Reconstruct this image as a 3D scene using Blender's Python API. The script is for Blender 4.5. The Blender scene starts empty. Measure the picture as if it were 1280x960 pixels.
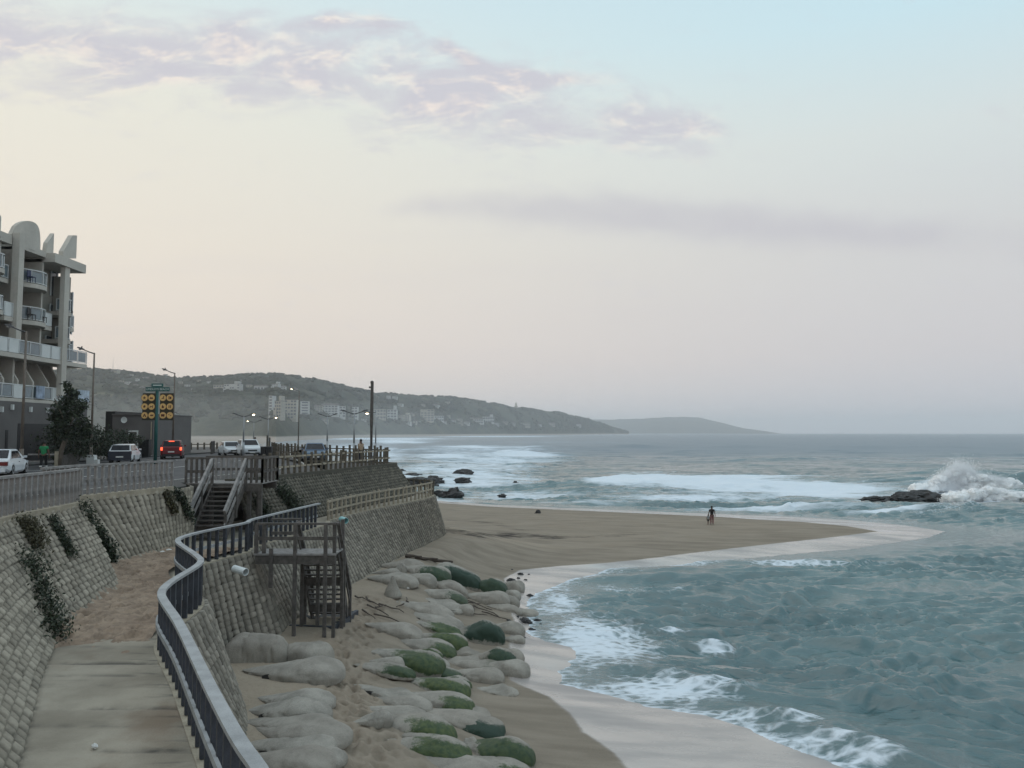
import bpy, bmesh, math, random
import numpy as np
from mathutils import Vector, Matrix, noise as mnoise
random.seed(7); rng = np.random.default_rng(7)
R = math.radians; PI = math.pi
sc = bpy.context.scene
COL = sc.collection

# ---------------------------------------------------------------- camera model (a pixel of the 1280x960 photo -> a ray into the place)
F = 960.0; ZC = 9.4; TP = 61/960.0; PITCH = math.atan(TP); CP, SP = math.cos(PITCH), math.sin(PITCH)
def ray(px, py):
    x, y, z = (px-640)/F, 1.0, (480-py)/F
    return x, y*CP - z*SP, y*SP + z*CP
def at(px, py, z):
    dx, dy, dz = ray(px, py); t = (z-ZC)/dz
    return Vector((dx*t, dy*t, z))
def atd(px, py, D):
    dx, dy, dz = ray(px, py); t = D/dy
    return Vector((dx*t, D, ZC+dz*t))
def atx(px, py, X):
    dx, dy, dz = ray(px, py); t = X/dx
    return Vector((X, dy*t, ZC+dz*t))
def proj(x, y, z):
    z = z-ZC; yc = y*CP+z*SP; zc = -y*SP+z*CP
    return 640+F*x/yc, 480-F*zc/yc
cam = bpy.data.cameras.new('camera'); camo = bpy.data.objects.new('camera', cam); COL.objects.link(camo)
camo.location = (0, 0, ZC); camo.rotation_euler = (PI/2+PITCH, 0, 0)
cam.sensor_width = 36; cam.lens = 27.0; cam.clip_end = 60000; cam.clip_start = 0.1
sc.camera = camo
HAZE = 1.5e-4
RZ, WZ, BZ = 7.2, 5.0, 2.0      # promenade, lower walkway, sand at the foot of the seawall

# ---------------------------------------------------------------- materials
def srgb(r, g, b):
    f = lambda c: (c/255/12.92 if c/255 <= .04045 else ((c/255+.055)/1.055)**2.4)
    return (f(r), f(g), f(b))
class NT:
    def __init__(s, tree): s.t = tree; s.n = tree.nodes; s.l = tree.links
    def new(s, typ, **kw):
        n = s.n.new(typ)
        for k, v in kw.items(): setattr(n, k, v)
        return n
    def put(s, sock, v):
        if hasattr(v, 'is_output'): s.l.new(v, sock)
        else:
            try: sock.default_value = v
            except Exception: sock.default_value = (*v, 1) if len(v) == 3 else v
    def math(s, op, a, b=0.0, c=0.0, clamp=False):
        n = s.new('ShaderNodeMath', operation=op, use_clamp=clamp)
        s.put(n.inputs[0], a); s.put(n.inputs[1], b); s.put(n.inputs[2], c); return n.outputs[0]
    def mix(s, f, a, b):
        n = s.new('ShaderNodeMix', data_type='RGBA'); s.put(n.inputs[0], f); s.put(n.inputs[6], a); s.put(n.inputs[7], b); return n.outputs[2]
    def smooth(s, v, lo, hi):
        n = s.new('ShaderNodeMapRange', interpolation_type='SMOOTHSTEP'); s.put(n.inputs[0], v); s.put(n.inputs[1], lo); s.put(n.inputs[2], hi); return n.outputs[0]
    def noise(s, vec, scale, detail=4, rough=.55, dist=0, fac=True):
        n = s.new('ShaderNodeTexNoise'); s.put(n.inputs['Vector'], vec); s.put(n.inputs['Scale'], scale)
        n.inputs['Detail'].default_value = detail; n.inputs['Roughness'].default_value = rough; n.inputs['Distortion'].default_value = dist
        return n.outputs['Fac'] if fac else n.outputs['Color']
    def mapping(s, vec, scale=(1,1,1), rot=(0,0,0), loc=(0,0,0)):
        n = s.new('ShaderNodeMapping'); s.put(n.inputs[0], vec); n.inputs[1].default_value = loc; n.inputs[2].default_value = rot; n.inputs[3].default_value = scale; return n.outputs[0]
    def pos(s): return s.new('ShaderNodeNewGeometry').outputs['Position']
    def attr(s, name, typ='GEOMETRY', out='Fac'): return s.new('ShaderNodeAttribute', attribute_name=name, attribute_type=typ).outputs[out]
    def ramp(s, f, stops):
        n = s.new('ShaderNodeValToRGB'); s.put(n.inputs[0], f); e = n.color_ramp.elements
        while len(e) < len(stops): e.new(.5)
        for q, (p, c) in zip(e, stops): q.position = p; q.color = (*c, 1)
        return n.outputs[0]
    def bump(s, h, strength, dist, normal=None):
        n = s.new('ShaderNodeBump'); s.put(n.inputs['Height'], h); n.inputs['Strength'].default_value = strength; n.inputs['Distance'].default_value = dist
        if normal is not None: s.l.new(normal, n.inputs['Normal'])
        return n.outputs[0]
def newmat(name):
    m = bpy.data.materials.new(name); m.use_nodes = True; T = NT(m.node_tree)
    b = T.n['Principled BSDF']; return m, T, b
def mat(name, col, rough=.8, var=.25, scale=6, col2=None, fine=40, bump=.0, metal=0, emit=None, es=0, spec=.5, obj=True, tint=.1):
    """a colour that varies in patches and grain, from the object's own coordinates"""
    m, T, b = newmat(name)
    vec = T.new('ShaderNodeTexCoord').outputs['Object'] if obj else T.pos()
    n1 = T.noise(vec, scale, 5); n2 = T.noise(vec, fine, 3)
    k = T.math('ADD', T.math('MULTIPLY', n1, .65), T.math('MULTIPLY', n2, .35))
    k = T.smooth(k, .3, .7)
    lo = tuple(max(0, c*(1-var)) for c in col); hi = col2 or tuple(c*(1+var) for c in col)
    T.put(b.inputs['Base Color'], T.mix(k, lo, hi))
    b.inputs['Roughness'].default_value = rough; b.inputs['Metallic'].default_value = metal; b.inputs['Specular IOR Level'].default_value = spec
    if bump: T.put(b.inputs['Normal'], T.bump(n2, .6, bump))
    if emit: b.inputs['Emission Color'].default_value = (*emit, 1); b.inputs['Emission Strength'].default_value = es
    return m
M = {}
M['concrete'] = mat('concrete', (.32,.28,.215), .9, .25, 2.5, bump=.01)
M['plaster'] = mat('plaster', (.50,.47,.42), .9, .1, .4, fine=6, obj=False)
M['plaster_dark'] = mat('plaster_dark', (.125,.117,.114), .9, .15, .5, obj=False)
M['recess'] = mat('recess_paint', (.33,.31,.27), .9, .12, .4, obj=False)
M['white_panel'] = mat('white_panel', (.62,.64,.63), .6, .06, 1, obj=False)
M['rail_white'] = mat('rail_white', (.6,.62,.62), .5, .06, 3)
M['glass_dark'] = mat('window_glass', (.03,.04,.05), .08, .2, 2, spec=.8)
M['glass_balcony'] = mat('balcony_glass', (.16,.2,.22), .1, .15, 2, spec=.8)
M['roof_tile'] = mat('roof_tile', (.03,.026,.028), .7, .2, 3)
M['timber_dark'] = mat('timber_dark', (.085,.076,.070), .85, .4, 5, fine=60, bump=.004)
M['timber_grey'] = mat('timber_grey', (.235,.225,.22), .8, .35, 4, fine=60, bump=.004)
M['timber_pale'] = mat('timber_pale', (.30,.31,.32), .7, .22, 3, fine=60, bump=.004)
M['pole_brown'] = mat('pole_brown', (.10,.085,.065), .85, .4, 4, fine=50, bump=.006)
M['pole_pale'] = mat('pole_pale', (.30,.26,.2), .85, .3, 3, fine=50, bump=.006)
M['blue_black'] = mat('paint_blue_black', (.035,.04,.052), .6, .3, 5)
M['asphalt'] = mat('asphalt', (.058,.058,.062), .85, .25, .7, fine=30, obj=False)
M['paving'] = mat('paving', (.055,.054,.053), .9, .2, .8, fine=25, obj=False)
M['kerb'] = mat('kerb', (.3,.29,.27), .9, .15, 2)
M['paint_white'] = mat('road_paint', (.6,.6,.58), .7, .15, 5)
M['steel_pole'] = mat('lamp_pole_brown', (.13,.105,.085), .5, .25, 3)
M['galv'] = mat('galvanised', (.32,.34,.36), .45, .15, 3, metal=.3)
M['lamp_dark'] = mat('lamp_dark', (.05,.05,.055), .5, .2, 5)
M['lamp_lit'] = mat('lamp_lit', (.9,.8,.6), .4, 0, 5, emit=(1,.82,.55), es=6)
M['lamp_off'] = mat('lamp_lens', (.5,.5,.5), .3, .05, 5)
M['black'] = mat('black_paint', (.012,.012,.014), .5, .3, 5)
M['rock'] = mat('rock', (.022,.021,.022), .6, .5, 1.5, fine=12, bump=.05)
M['rubber'] = mat('rubber', (.015,.015,.016), .8, .2, 9)
M['rim'] = mat('wheel_rim', (.35,.36,.38), .35, .1, 9, metal=.6)
M['car_glass'] = mat('car_glass', (.010,.013,.018), .10, .2, 3, spec=.22)
M['car_white'] = mat('car_white', (.62,.65,.68), .28, .05, 2)
M['car_red'] = mat('car_red', (.15,.010,.016), .3, .08, 2)
M['car_blue'] = mat('car_blue', (.07,.12,.19), .28, .1, 2)
M['tailgate_shade'] = mat('tailgate_shade', (.03,.035,.05), .25, .1, 2)  # near-black tone, painted shade for the hatchback's rear
M['tail_lit'] = mat('tail_lit', (.5,.02,.01), .3, 0, 9, emit=(1,.10,.04), es=2.2)
M['tail_off'] = mat('tail_lens', (.13,.008,.008), .25, .1, 9)
M['head'] = mat('headlight', (.5,.53,.56), .15, .1, 9)
M['plate'] = mat('number_plate', (.62,.62,.6), .5, .05, 9)
M['sign_green'] = mat('sign_green', (.012,.09,.085), .5, .15, 5)
M['sign_dark'] = mat('sign_board', (.03,.028,.015), .6, .2, 5)
M['sign_yellow'] = mat('sign_yellow', (.70,.45,.17), .5, .1, 6)
M['sign_brown'] = mat('sign_brown', (.10,.025,.012), .6, .15, 6)
M['sign_white'] = mat('sign_white', (.55,.62,.6), .5, .05, 6)
M['bark'] = mat('bark', (.12,.10,.08), .9, .3, 4, bump=.01)
M['pipe_white'] = mat('pipe_white', (.6,.63,.63), .4, .08, 4)
M['pipe_teal'] = mat('pipe_teal', (.25,.5,.52), .4, .08, 4)
M['skin'] = mat('skin', (.11,.06,.04), .6, .1, 8)
M['hair'] = mat('hair', (.008,.007,.007), .7, .2, 20)
M['litter'] = mat('litter_white', (.65,.65,.63), .5, .05, 9)
M['driftwood'] = mat('driftwood', (.07,.055,.045), .9, .4, 6, bump=.01)
M['far_wall'] = mat('house_wall', (.44,.44,.43), .9, .08, .1, obj=False)
M['far_wall_tan'] = mat('house_wall_tan', (.36,.33,.28), .9, .1, .1, obj=False)
M['far_roof'] = mat('house_roof', (.10,.085,.08), .9, .2, .1, obj=False)
M['far_window'] = mat('house_window', (.06,.07,.09), .3, .2, .5, obj=False)

# ---------------------------------------------------------------- mesh builder and scene graph helpers
class MB:
    def __init__(s): s.v = []; s.f = []; s.m = []; s.mi = 0
    def add(s, vs, fs):
        o = len(s.v); s.v += [tuple(p) for p in vs]; s.f += [tuple(i+o for i in f) for f in fs]; s.m += [s.mi]*len(fs); return s
    def box(s, c, size, rz=0, rx=0, ry=0, taper=1):
        hx, hy, hz = size[0]/2, size[1]/2, size[2]/2
        vs = []
        Mx = Matrix.Rotation(rz, 3, 'Z') @ Matrix.Rotation(ry, 3, 'Y') @ Matrix.Rotation(rx, 3, 'X')
        for z in (-1, 1):
            k = taper if z > 0 else 1
            for x, y in ((-1,-1),(1,-1),(1,1),(-1,1)):
                vs.append(Vector(c)+Mx @ Vector((x*hx*k, y*hy*k, z*hz)))
        return s.add(vs, [(0,3,2,1),(4,5,6,7),(0,1,5,4),(1,2,6,5),(2,3,7,6),(3,0,4,7)])
    def bar(s, p, q, w, h, up=(0,0,1)):
        p, q = Vector(p), Vector(q); d = (q-p); L = d.length; d.normalize()
        a = d.cross(Vector(up))
        if a.length < 1e-4: a = d.cross(Vector((0,1,0)))
        a.normalize(); b = a.cross(d)
        vs = [c + a*x*w/2 + b*y*h/2 for c in (p, q) for x, y in ((-1,-1),(1,-1),(1,1),(-1,1))]
        return s.add(vs, [(0,1,2,3),(7,6,5,4),(0,4,5,1),(1,5,6,2),(2,6,7,3),(3,7,4,0)])
    def tube(s, pts, r, n=8, r2=None, cap=True):
        pts = [Vector(p) for p in pts]; k = len(pts); vs = []
        for i, p in enumerate(pts):
            d = (pts[min(i+1,k-1)]-pts[max(i-1,0)]).normalized()
            a = d.cross(Vector((0,0,1)))
            if a.length < 1e-3: a = Vector((1,0,0))
            a.normalize(); b = d.cross(a)
            rr = r if r2 is None else r+(r2-r)*i/(k-1)
            if isinstance(r, (list, tuple)): rr = r[i]
            vs += [p+a*math.cos(t*2*PI/n)*rr+b*math.sin(t*2*PI/n)*rr for t in range(n)]
        fs = [(i*n+t, i*n+(t+1)%n, (i+1)*n+(t+1)%n, (i+1)*n+t) for i in range(k-1) for t in range(n)]
        if cap: fs += [tuple(range(n))[::-1], tuple((k-1)*n+t for t in range(n))]
        return s.add(vs, fs)
    def prism(s, poly, z0, z1):
        n = len(poly); vs = [(x,y,z0) for x,y in poly]+[(x,y,z1) for x,y in poly]
        return s.add(vs, [tuple(range(n))[::-1], tuple(range(n,2*n))]+[(i,(i+1)%n,n+(i+1)%n,n+i) for i in range(n)])
    def slab(s, pts, off):
        """polygon of 3D points given thickness along the vector OFF"""
        n = len(pts); off = Vector(off); vs = [Vector(p) for p in pts]+[Vector(p)+off for p in pts]
        return s.add(vs, [tuple(range(n))[::-1], tuple(range(n,2*n))]+[(i,(i+1)%n,n+(i+1)%n,n+i) for i in range(n)])
    def loft(s, secs, cap=True):
        n = len(secs[0]); vs = [p for q in secs for p in q]; k = len(secs)
        fs = [(i*n+t, i*n+(t+1)%n, (i+1)*n+(t+1)%n, (i+1)*n+t) for i in range(k-1) for t in range(n)]
        if cap: fs += [tuple(range(n))[::-1], tuple((k-1)*n+t for t in range(n))]
        return s.add(vs, fs)
    def sweep(s, poly, w, h):
        """upright box section swept along a 3D polyline (flush mitred)"""
        secs = []; P = [Vector(p) for p in poly]; k = len(P)
        for i, p in enumerate(P):
            d = (P[min(i+1,k-1)]-P[max(i-1,0)]); d.z = 0; d.normalize(); a = Vector((-d.y, d.x, 0))
            secs.append([p-a*w/2-Vector((0,0,h/2)), p+a*w/2-Vector((0,0,h/2)), p+a*w/2+Vector((0,0,h/2)), p-a*w/2+Vector((0,0,h/2))])
        return s.loft(secs)
    def lathe(s, prof, n=16, c=(0,0,0)):
        secs = [[(c[0]+r*math.cos(t*2*PI/n), c[1]+r*math.sin(t*2*PI/n), c[2]+z) for t in range(n)] for r, z in prof]
        return s.loft(secs)
    def ball(s, c, r, nu=10, nv=6, sq=(1,1,1)):
        return s.lathe([(max(.001, r*math.cos(-PI/2+PI*i/nv))*sq[0], r*math.sin(-PI/2+PI*i/nv)*sq[2]) for i in range(nv+1)], nu, c)
    def build(s, name, mats, parent=None, smooth=False, loc=None, bevel=0):
        me = bpy.data.meshes.new(name); off = parent.location if parent is not None else (loc or (0,0,0))
        if parent is not None and parent.get('local'): off = (0,0,0)
        if parent is not None and parent.parent is not None: off = tuple(a+b for a, b in zip(parent.location, parent.parent.location)) if not parent.parent.get('local') else (0,0,0)
        me.from_pydata([(p[0]-off[0], p[1]-off[1], p[2]-off[2]) for p in s.v], [], s.f)
        mats = mats if isinstance(mats, (list, tuple)) else [mats]
        for m in mats: me.materials.append(m)
        if len(mats) > 1: me.polygons.foreach_set('material_index', s.m)
        bm = bmesh.new(); bm.from_mesh(me); bmesh.ops.recalc_face_normals(bm, faces=bm.faces)
        if bevel: bmesh.ops.bevel(bm, geom=list(bm.edges), offset=bevel, segments=1, affect='EDGES')
        bm.to_mesh(me); bm.free()
        if smooth: me.polygons.foreach_set('use_smooth', [True]*len(me.polygons))
        o = bpy.data.objects.new(name, me); COL.objects.link(o)
        if parent is not None: o.parent = parent
        elif loc: o.location = loc
        return o
def tag(o, label=None, cat=None, group=None, kind=None):
    if label: o['label'] = label
    if cat: o['category'] = cat
    if group: o['group'] = group
    if kind: o['kind'] = kind
    return o
def thing(name, label, cat, loc=(0,0,0), rz=0, group=None, local=False):
    o = bpy.data.objects.new(name, None); COL.objects.link(o); o.empty_display_size = .3
    o.location = loc; o.rotation_euler = (0,0,rz)
    if local: o['local'] = True
    return tag(o, label, cat, group)
def copy_tree(o, parent=None):
    c = o.copy(); COL.objects.link(c)
    if parent is not None: c.parent = parent
    for ch in o.children: copy_tree(ch, c)
    return c
def grid_mesh(name, X, Y, Z, material, keep=None, attrs=None, smooth=True):
    """numpy grid -> mesh; KEEP masks faces"""
    nr, nc = X.shape
    v = np.stack([X, Y, Z], -1).reshape(-1, 3).astype(np.float32)
    i = np.arange(nr*nc).reshape(nr, nc)
    q = np.stack([i[:-1,:-1], i[:-1,1:], i[1:,1:], i[1:,:-1]], -1)
    if keep is not None: q = q[keep]
    q = q.reshape(-1, 4).astype(np.int32)
    used = np.zeros(len(v), bool); used[q.ravel()] = True
    idx = np.cumsum(used)-1; q = idx[q].astype(np.int32); v = v[used]
    me = bpy.data.meshes.new(name)
    me.vertices.add(len(v)); me.vertices.foreach_set('co', v.ravel())
    me.loops.add(q.size); me.loops.foreach_set('vertex_index', q.ravel())
    me.polygons.add(len(q)); me.polygons.foreach_set('loop_start', np.arange(0, q.size, 4, dtype=np.int32))
    me.update(calc_edges=True)
    if smooth: me.polygons.foreach_set('use_smooth', np.ones(len(q), bool))
    for k, a in (attrs or {}).items():
        at_ = me.attributes.new(k, 'FLOAT', 'POINT'); at_.data.foreach_set('value', a.ravel()[used].astype(np.float32))
    me.materials.append(material)
    o = bpy.data.objects.new(name, me); COL.objects.link(o)
    return o
def sstep(x, a, b):
    t = np.clip((x-a)/(b-a), 0, 1); return t*t*(3-2*t)
def vnoise(x, y, seed=0):
    """smooth value noise on numpy arrays"""
    xi, yi = np.floor(x).astype(np.int64), np.floor(y).astype(np.int64); fx, fy = x-xi, y-yi
    fx, fy = fx*fx*(3-2*fx), fy*fy*(3-2*fy)
    def h(a, b):
        n = (a*374761393 + b*668265263 + seed*974711) & 0x7fffffff
        n = ((n ^ (n >> 13))*1274126177) & 0x7fffffff
        return ((n ^ (n >> 16)) & 0xffff)/65535.0
    return (h(xi,yi)*(1-fx)+h(xi+1,yi)*fx)*(1-fy)+(h(xi,yi+1)*(1-fx)+h(xi+1,yi+1)*fx)*fy
def fbm(x, y, oct=4, seed=0):
    s, a, t = 0, .5, 0
    for k in range(oct): s = s+a*vnoise(x*2**k, y*2**k, seed+k*17); t += a; a *= .5
    return s/t
def polydist(X, Y, P):
    d = np.full(X.shape, 1e9)
    for (x0,y0), (x1,y1) in zip(P[:-1], P[1:]):
        dx, dy = x1-x0, y1-y0; L = dx*dx+dy*dy+1e-9
        t = np.clip(((X-x0)*dx+(Y-y0)*dy)/L, 0, 1)
        d = np.minimum(d, np.hypot(X-x0-t*dx, Y-y0-t*dy))
    return d
def inside(X, Y, P):
    c = np.zeros(X.shape, bool); n = len(P)
    for i in range(n):
        (x0,y0), (x1,y1) = P[i], P[(i+1)%n]
        if y0 == y1: continue
        c ^= ((y0 > Y) != (y1 > Y)) & (X < (x1-x0)*(Y-y0)/(y1-y0)+x0)
    return c
def catmull(P, per=8):
    P = [np.array(p, float) for p in P]; out = []
    for i in range(len(P)-1):
        a, b, c, d = P[max(i-1,0)], P[i], P[i+1], P[min(i+2,len(P)-1)]
        for k in range(per):
            t = k/per
            out.append(.5*((2*b)+(c-a)*t+(2*a-5*b+4*c-d)*t*t+(-a+3*b-3*c+d)*t**3))
    out.append(P[-1]); return np.array(out)
def arclen(P): return np.concatenate([[0], np.cumsum(np.linalg.norm(np.diff(P, axis=0), axis=1))])
def along(P, s):
    L = arclen(P); return np.stack([np.interp(s, L, P[:,k]) for k in range(P.shape[1])], -1)
# ---------------------------------------------------------------- sky
world = bpy.data.worlds.new('World'); sc.world = world; world.use_nodes = True
T = NT(world.node_tree); bg = T.n['Background']
dirv = T.new('ShaderNodeTexCoord').outputs['Generated']
sep = T.new('ShaderNodeSeparateXYZ'); T.l.new(dirv, sep.inputs[0]); sx, sy, sz = sep.outputs
el = T.math('MULTIPLY', T.math('ARCSINE', sz), 1/R(90), clamp=False)
def S(r, g, b): return srgb(r, g, b)
warm = T.ramp(el, [(0, S(222,212,206)), (.06, S(232,217,204)), (.15, S(233,224,209)), (.25, S(231,229,216)), (.33, S(214,228,230)), (.6, S(172,203,220)), (1, S(150,188,210))])
cool = T.ramp(el, [(0, S(199,200,208)), (.06, S(206,203,206)), (.14, S(207,208,209)), (.22, S(210,220,221)), (.30, S(194,225,236)), (.6, S(165,202,222)), (1, S(150,188,210))])
az = T.smooth(sx, -.62, .74)                       # warm towards the set sun on the left
grad = T.mix(az, warm, cool)
nish = T.new('ShaderNodeTexSky', sky_type='NISHITA'); nish.sun_disc = False
SUN_EL, SUN_AZ = R(7), R(-68)
nish.sun_elevation = SUN_EL; nish.sun_rotation = SUN_AZ; nish.dust_density = 2.0
ns = T.new('ShaderNodeVectorMath', operation='SCALE'); T.l.new(nish.outputs[0], ns.inputs[0]); ns.inputs['Scale'].default_value = .12
base = T.mix(.06, grad, ns.outputs[0])
# clouds: tangent coordinates of the direction, only for the half of the sky in front
yy = T.math('MAXIMUM', sy, .05)
u = T.math('DIVIDE', sx, yy); v = T.math('DIVIDE', sz, yy)
cmb = T.new('ShaderNodeCombineXYZ'); T.l.new(u, cmb.inputs[0]); T.l.new(v, cmb.inputs[1]); uv = cmb.outputs[0]
front = T.smooth(sy, .1, .3)
n1 = T.noise(T.mapping(uv, (4.6, 11, 1), rot=(0,0,R(-7))), 1.6, 7, .66, .35)
n2 = T.noise(T.mapping(uv, (6, 13, 1), rot=(0,0,R(-6)), loc=(3,1,0)), 2.2, 4, .6)
n3 = T.noise(T.mapping(uv, (4.6, 11, 1), rot=(0,0,R(-7)), loc=(.04,.12,0)), 1.6, 4, .66, .35)
def band(rows):
    """a bank of cloud: centre line, half width and density along U, read from one ramp (each row: photo x, centre y, half width, density)"""
    x0, x1 = rows[0][0], rows[-1][0]
    f_ = T.math('DIVIDE', T.math('SUBTRACT', u, (x0-640)/960), (x1-x0)/960, clamp=True)
    rp_ = T.ramp(f_, [((x-x0)/(x1-x0), ((541-y)/960, w/960*4, d)) for x, y, w, d in rows])
    q = T.new('ShaderNodeSeparateColor'); T.l.new(rp_, q.inputs[0])
    e = T.math('DIVIDE', T.math('SUBTRACT', v, q.outputs[0]), T.math('MULTIPLY', q.outputs[1], .25))
    return T.math('MULTIPLY', T.math('POWER', 2.718, T.math('MULTIPLY', T.math('MULTIPLY', e, e), -1)), q.outputs[2])
m1 = T.math('ADD', band([(-900,60,110,.9),(-300,30,100,1),(-40,35,66,1),(110,60,64,1.0),(260,56,58,1.0),(400,80,58,1.0),(520,100,60,1.0),(620,120,66,.95),(720,138,56,.9),(840,150,42,.9),(960,165,16,.25),(1100,170,10,0)]),
           band([(340,14,10,0),(400,10,15,.95),(470,12,14,.9),(510,14,10,.3),(530,40,12,.2),(560,46,12,.75),(620,86,14,.9),(715,88,10,.6),(790,88,8,0)]))
c1 = T.smooth(T.math('ADD', T.math('MULTIPLY', n1, 1.9), T.math('MULTIPLY', m1, .80)), 1.05, 1.88)
m2 = band([(440,262,14,0),(540,252,20,.7),(760,262,30,1.0),(960,280,30,1.0),(1120,290,28,.9),(1240,292,28,.5),(1420,330,50,.5),(1600,340,40,0)])
c2 = T.math('MULTIPLY', T.smooth(T.math('ADD', T.math('MULTIPLY', n2, .8), m2), .45, 1.55), .66)
lit = T.smooth(T.math('ADD', T.math('MULTIPLY', n2, .5), T.math('MULTIPLY', T.math('SUBTRACT', n3, n1), 2.0)), .18, .62)
col1 = T.mix(lit, S(197,195,204), S(240,226,216))
k = T.mix(T.math('MULTIPLY', T.math('MULTIPLY', c1, front), .88), base, col1)
k = T.mix(T.math('MULTIPLY', c2, front), k, S(188,186,194))
# thin veils low over the horizon
veil = T.noise(T.mapping(uv, (.9, 9, 1)), 2.0, 3, .55)
low = T.math('MULTIPLY', T.smooth(v, .42, .12), T.smooth(veil, .45, .75))
k = T.mix(T.math('MULTIPLY', T.math('MULTIPLY', low, front), .22), k, S(206,200,200))
k = T.mix(T.smooth(el, .36, .95), k, (1.0,1.06,1.10))        # unseen sky overhead, brightened to add light on the ground
# the ground half of the sphere is never seen: it only fills in below the horizon
k = T.mix(T.smooth(sz, 0, -.08), k, S(176,178,182))
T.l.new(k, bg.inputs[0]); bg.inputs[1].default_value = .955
world.cycles.sampling_method = 'NONE'
sun = bpy.data.lights.new('sun', 'SUN'); suno = bpy.data.objects.new('sun', sun); COL.objects.link(suno)
sun.energy = .6; sun.angle = R(85); sun.color = (1, .83, .68)
sd = Vector((math.cos(SUN_EL)*math.sin(SUN_AZ), math.cos(SUN_EL)*math.cos(SUN_AZ), math.sin(SUN_EL)))
suno.rotation_euler = sd.to_track_quat('Z', 'Y').to_euler(); suno.location = (-60, 20, 60)
vs = sc.view_settings; vs.view_transform = 'Standard'; vs.look = 'None'; vs.exposure = .2; vs.gamma = 1; vs.use_curve_mapping = False
sc.render.engine = 'CYCLES'; cy = sc.cycles
cy.use_denoising = True; cy.max_bounces = 5; cy.diffuse_bounces = 2; cy.glossy_bounces = 3; cy.transmission_bounces = 3; cy.volume_bounces = 3
cy.caustics_reflective = False; cy.caustics_refractive = False; cy.sample_clamp_indirect = 4

# ---------------------------------------------------------------- shoreline, beach
Apx = [(800,985),(790,960),(765,935),(735,915),(715,890),(690,870),(660,858),(643,850),(640,830),(641,800),(648,780),(640,760),(640,740),(632,724),(652,713),(700,708),(760,704),(800,700),(880,690),(950,682),(1040,672),(1100,664.5),
       (1060,657.5),(1000,652),(950,649.5),(900,646),(800,641.5),(700,637),(620,633.5),(555,629)]
Bpx = [(1075,985),(1050,960),(1000,940),(955,922),(930,911),(884,897),(802,883),(759,870),(696,855),(690,838),(715,822),(705,810),(672,802),(655,789),(652,770),(655,752),(668,742),(705,728),(760,714),(850,706),(950,696),(1060,686),(1160,672),(1180,664),
       (1130,656.5),(1060,650),(1000,646.5),(900,642.5),(800,638.5),(700,634.5),(620,631),(555,626.5)]
A_ = [tuple(at(x, y, .30)[:2]) for x, y in Apx]; B_ = [tuple(at(x, y, .0)[:2]) for x, y in Bpx]
A_ = [(7.0, 2.0)]+A_; B_ = [(14.0, 2.0)]+B_
tailA = [(-22,112),(-60,190),(-130,380)]; tailB = [(-20,116),(-56,198),(-126,390)]
A_ += tailA; B_ += tailB
close = [(-600,380),(-600,-60),(7,-60)]
PA, PB = A_+close, B_+close
# retaining walls: (top, foot) pairs in plan
LW = [((-1.0,5.0),(.3,5.5))]
for (x, y), f in zip([(325,960),(300,925),(262,855),(225,780),(205,750),(202,738),(215,725),(250,703),(245,693),(222,676),(235,668),(270,660),(310,652),(321,647),(405,627)],
                     [None,None,None,None,(-6.1,15.4),(-6.2,16.9),(-6.3,18.5),(-6.95,20.5),(-7.7,22.0),(-9.1,24.0),(-9.7,25.3),(-9.3,26.9),(-8.5,28.4),(-8.5,30.6),(-7.95,36.8)]):
    p = at(x, y, WZ+1.1); LW.append(((p.x, p.y), f or (p.x+1.15, p.y+.55)))
LW += [((-9.2,39.5),(-7.4,40.5)),((-8.1,44.9),(-6.6,46.5)),((-5.6,54.2),(-4.9,57)),((-7.6,57.6),(-6.6,59.5)),((-12,60),(-12,62))]
FOOT = [f for t, f in LW]
def beach_h(X, Y):
    X, Y = np.asarray(X, float), np.asarray(Y, float)
    ia, ib = inside(X, Y, PA), inside(X, Y, PB)
    da, db = polydist(X, Y, A_), polydist(X, Y, B_)
    dw = polydist(X, Y, FOOT)
    ramp = .30+.045*np.minimum(da, 14)
    wall = np.clip(da/4.5, 0, 1)**1.2*(BZ-.45)*np.exp(-(dw/5.5)**2)
    h = np.where(ia, np.minimum(ramp+wall, BZ+.05), np.where(ib, .30*db/(da+db+1e-6), -.11*np.minimum(db, 40)))
    return h, ia, ib, da, db, dw
def sand(px, py):
    z = 1.0
    for _ in range(12):
        p = at(px, py, z); z = .5*z+.5*float(beach_h([p.x], [p.y])[0][0])
    p = at(px, py, z); return p
def polar(r0, r1, dr, a0, a1, da):
    r = np.exp(np.arange(math.log(r0), math.log(r1), dr)); a = np.arange(a0, a1, da)
    Rr, Aa = np.meshgrid(r, a, indexing='ij'); return Rr*np.sin(Aa), Rr*np.cos(Aa), Rr
lr = np.concatenate([np.arange(math.log(13), math.log(21), .0034), np.arange(math.log(21), math.log(44), .0019), np.arange(math.log(44), math.log(260), .0034)])
la = np.concatenate([np.arange(R(-46), R(-19), .0034), np.arange(R(-19), R(-1), .0019), np.arange(R(-1), R(40), .0034)])
Rr, Aa = np.meshgrid(np.exp(lr), la, indexing='ij'); X, Y = Rr*np.sin(Aa), Rr*np.cos(Aa)
h, ia, ib, da, db, dw = beach_h(X, Y)
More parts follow.
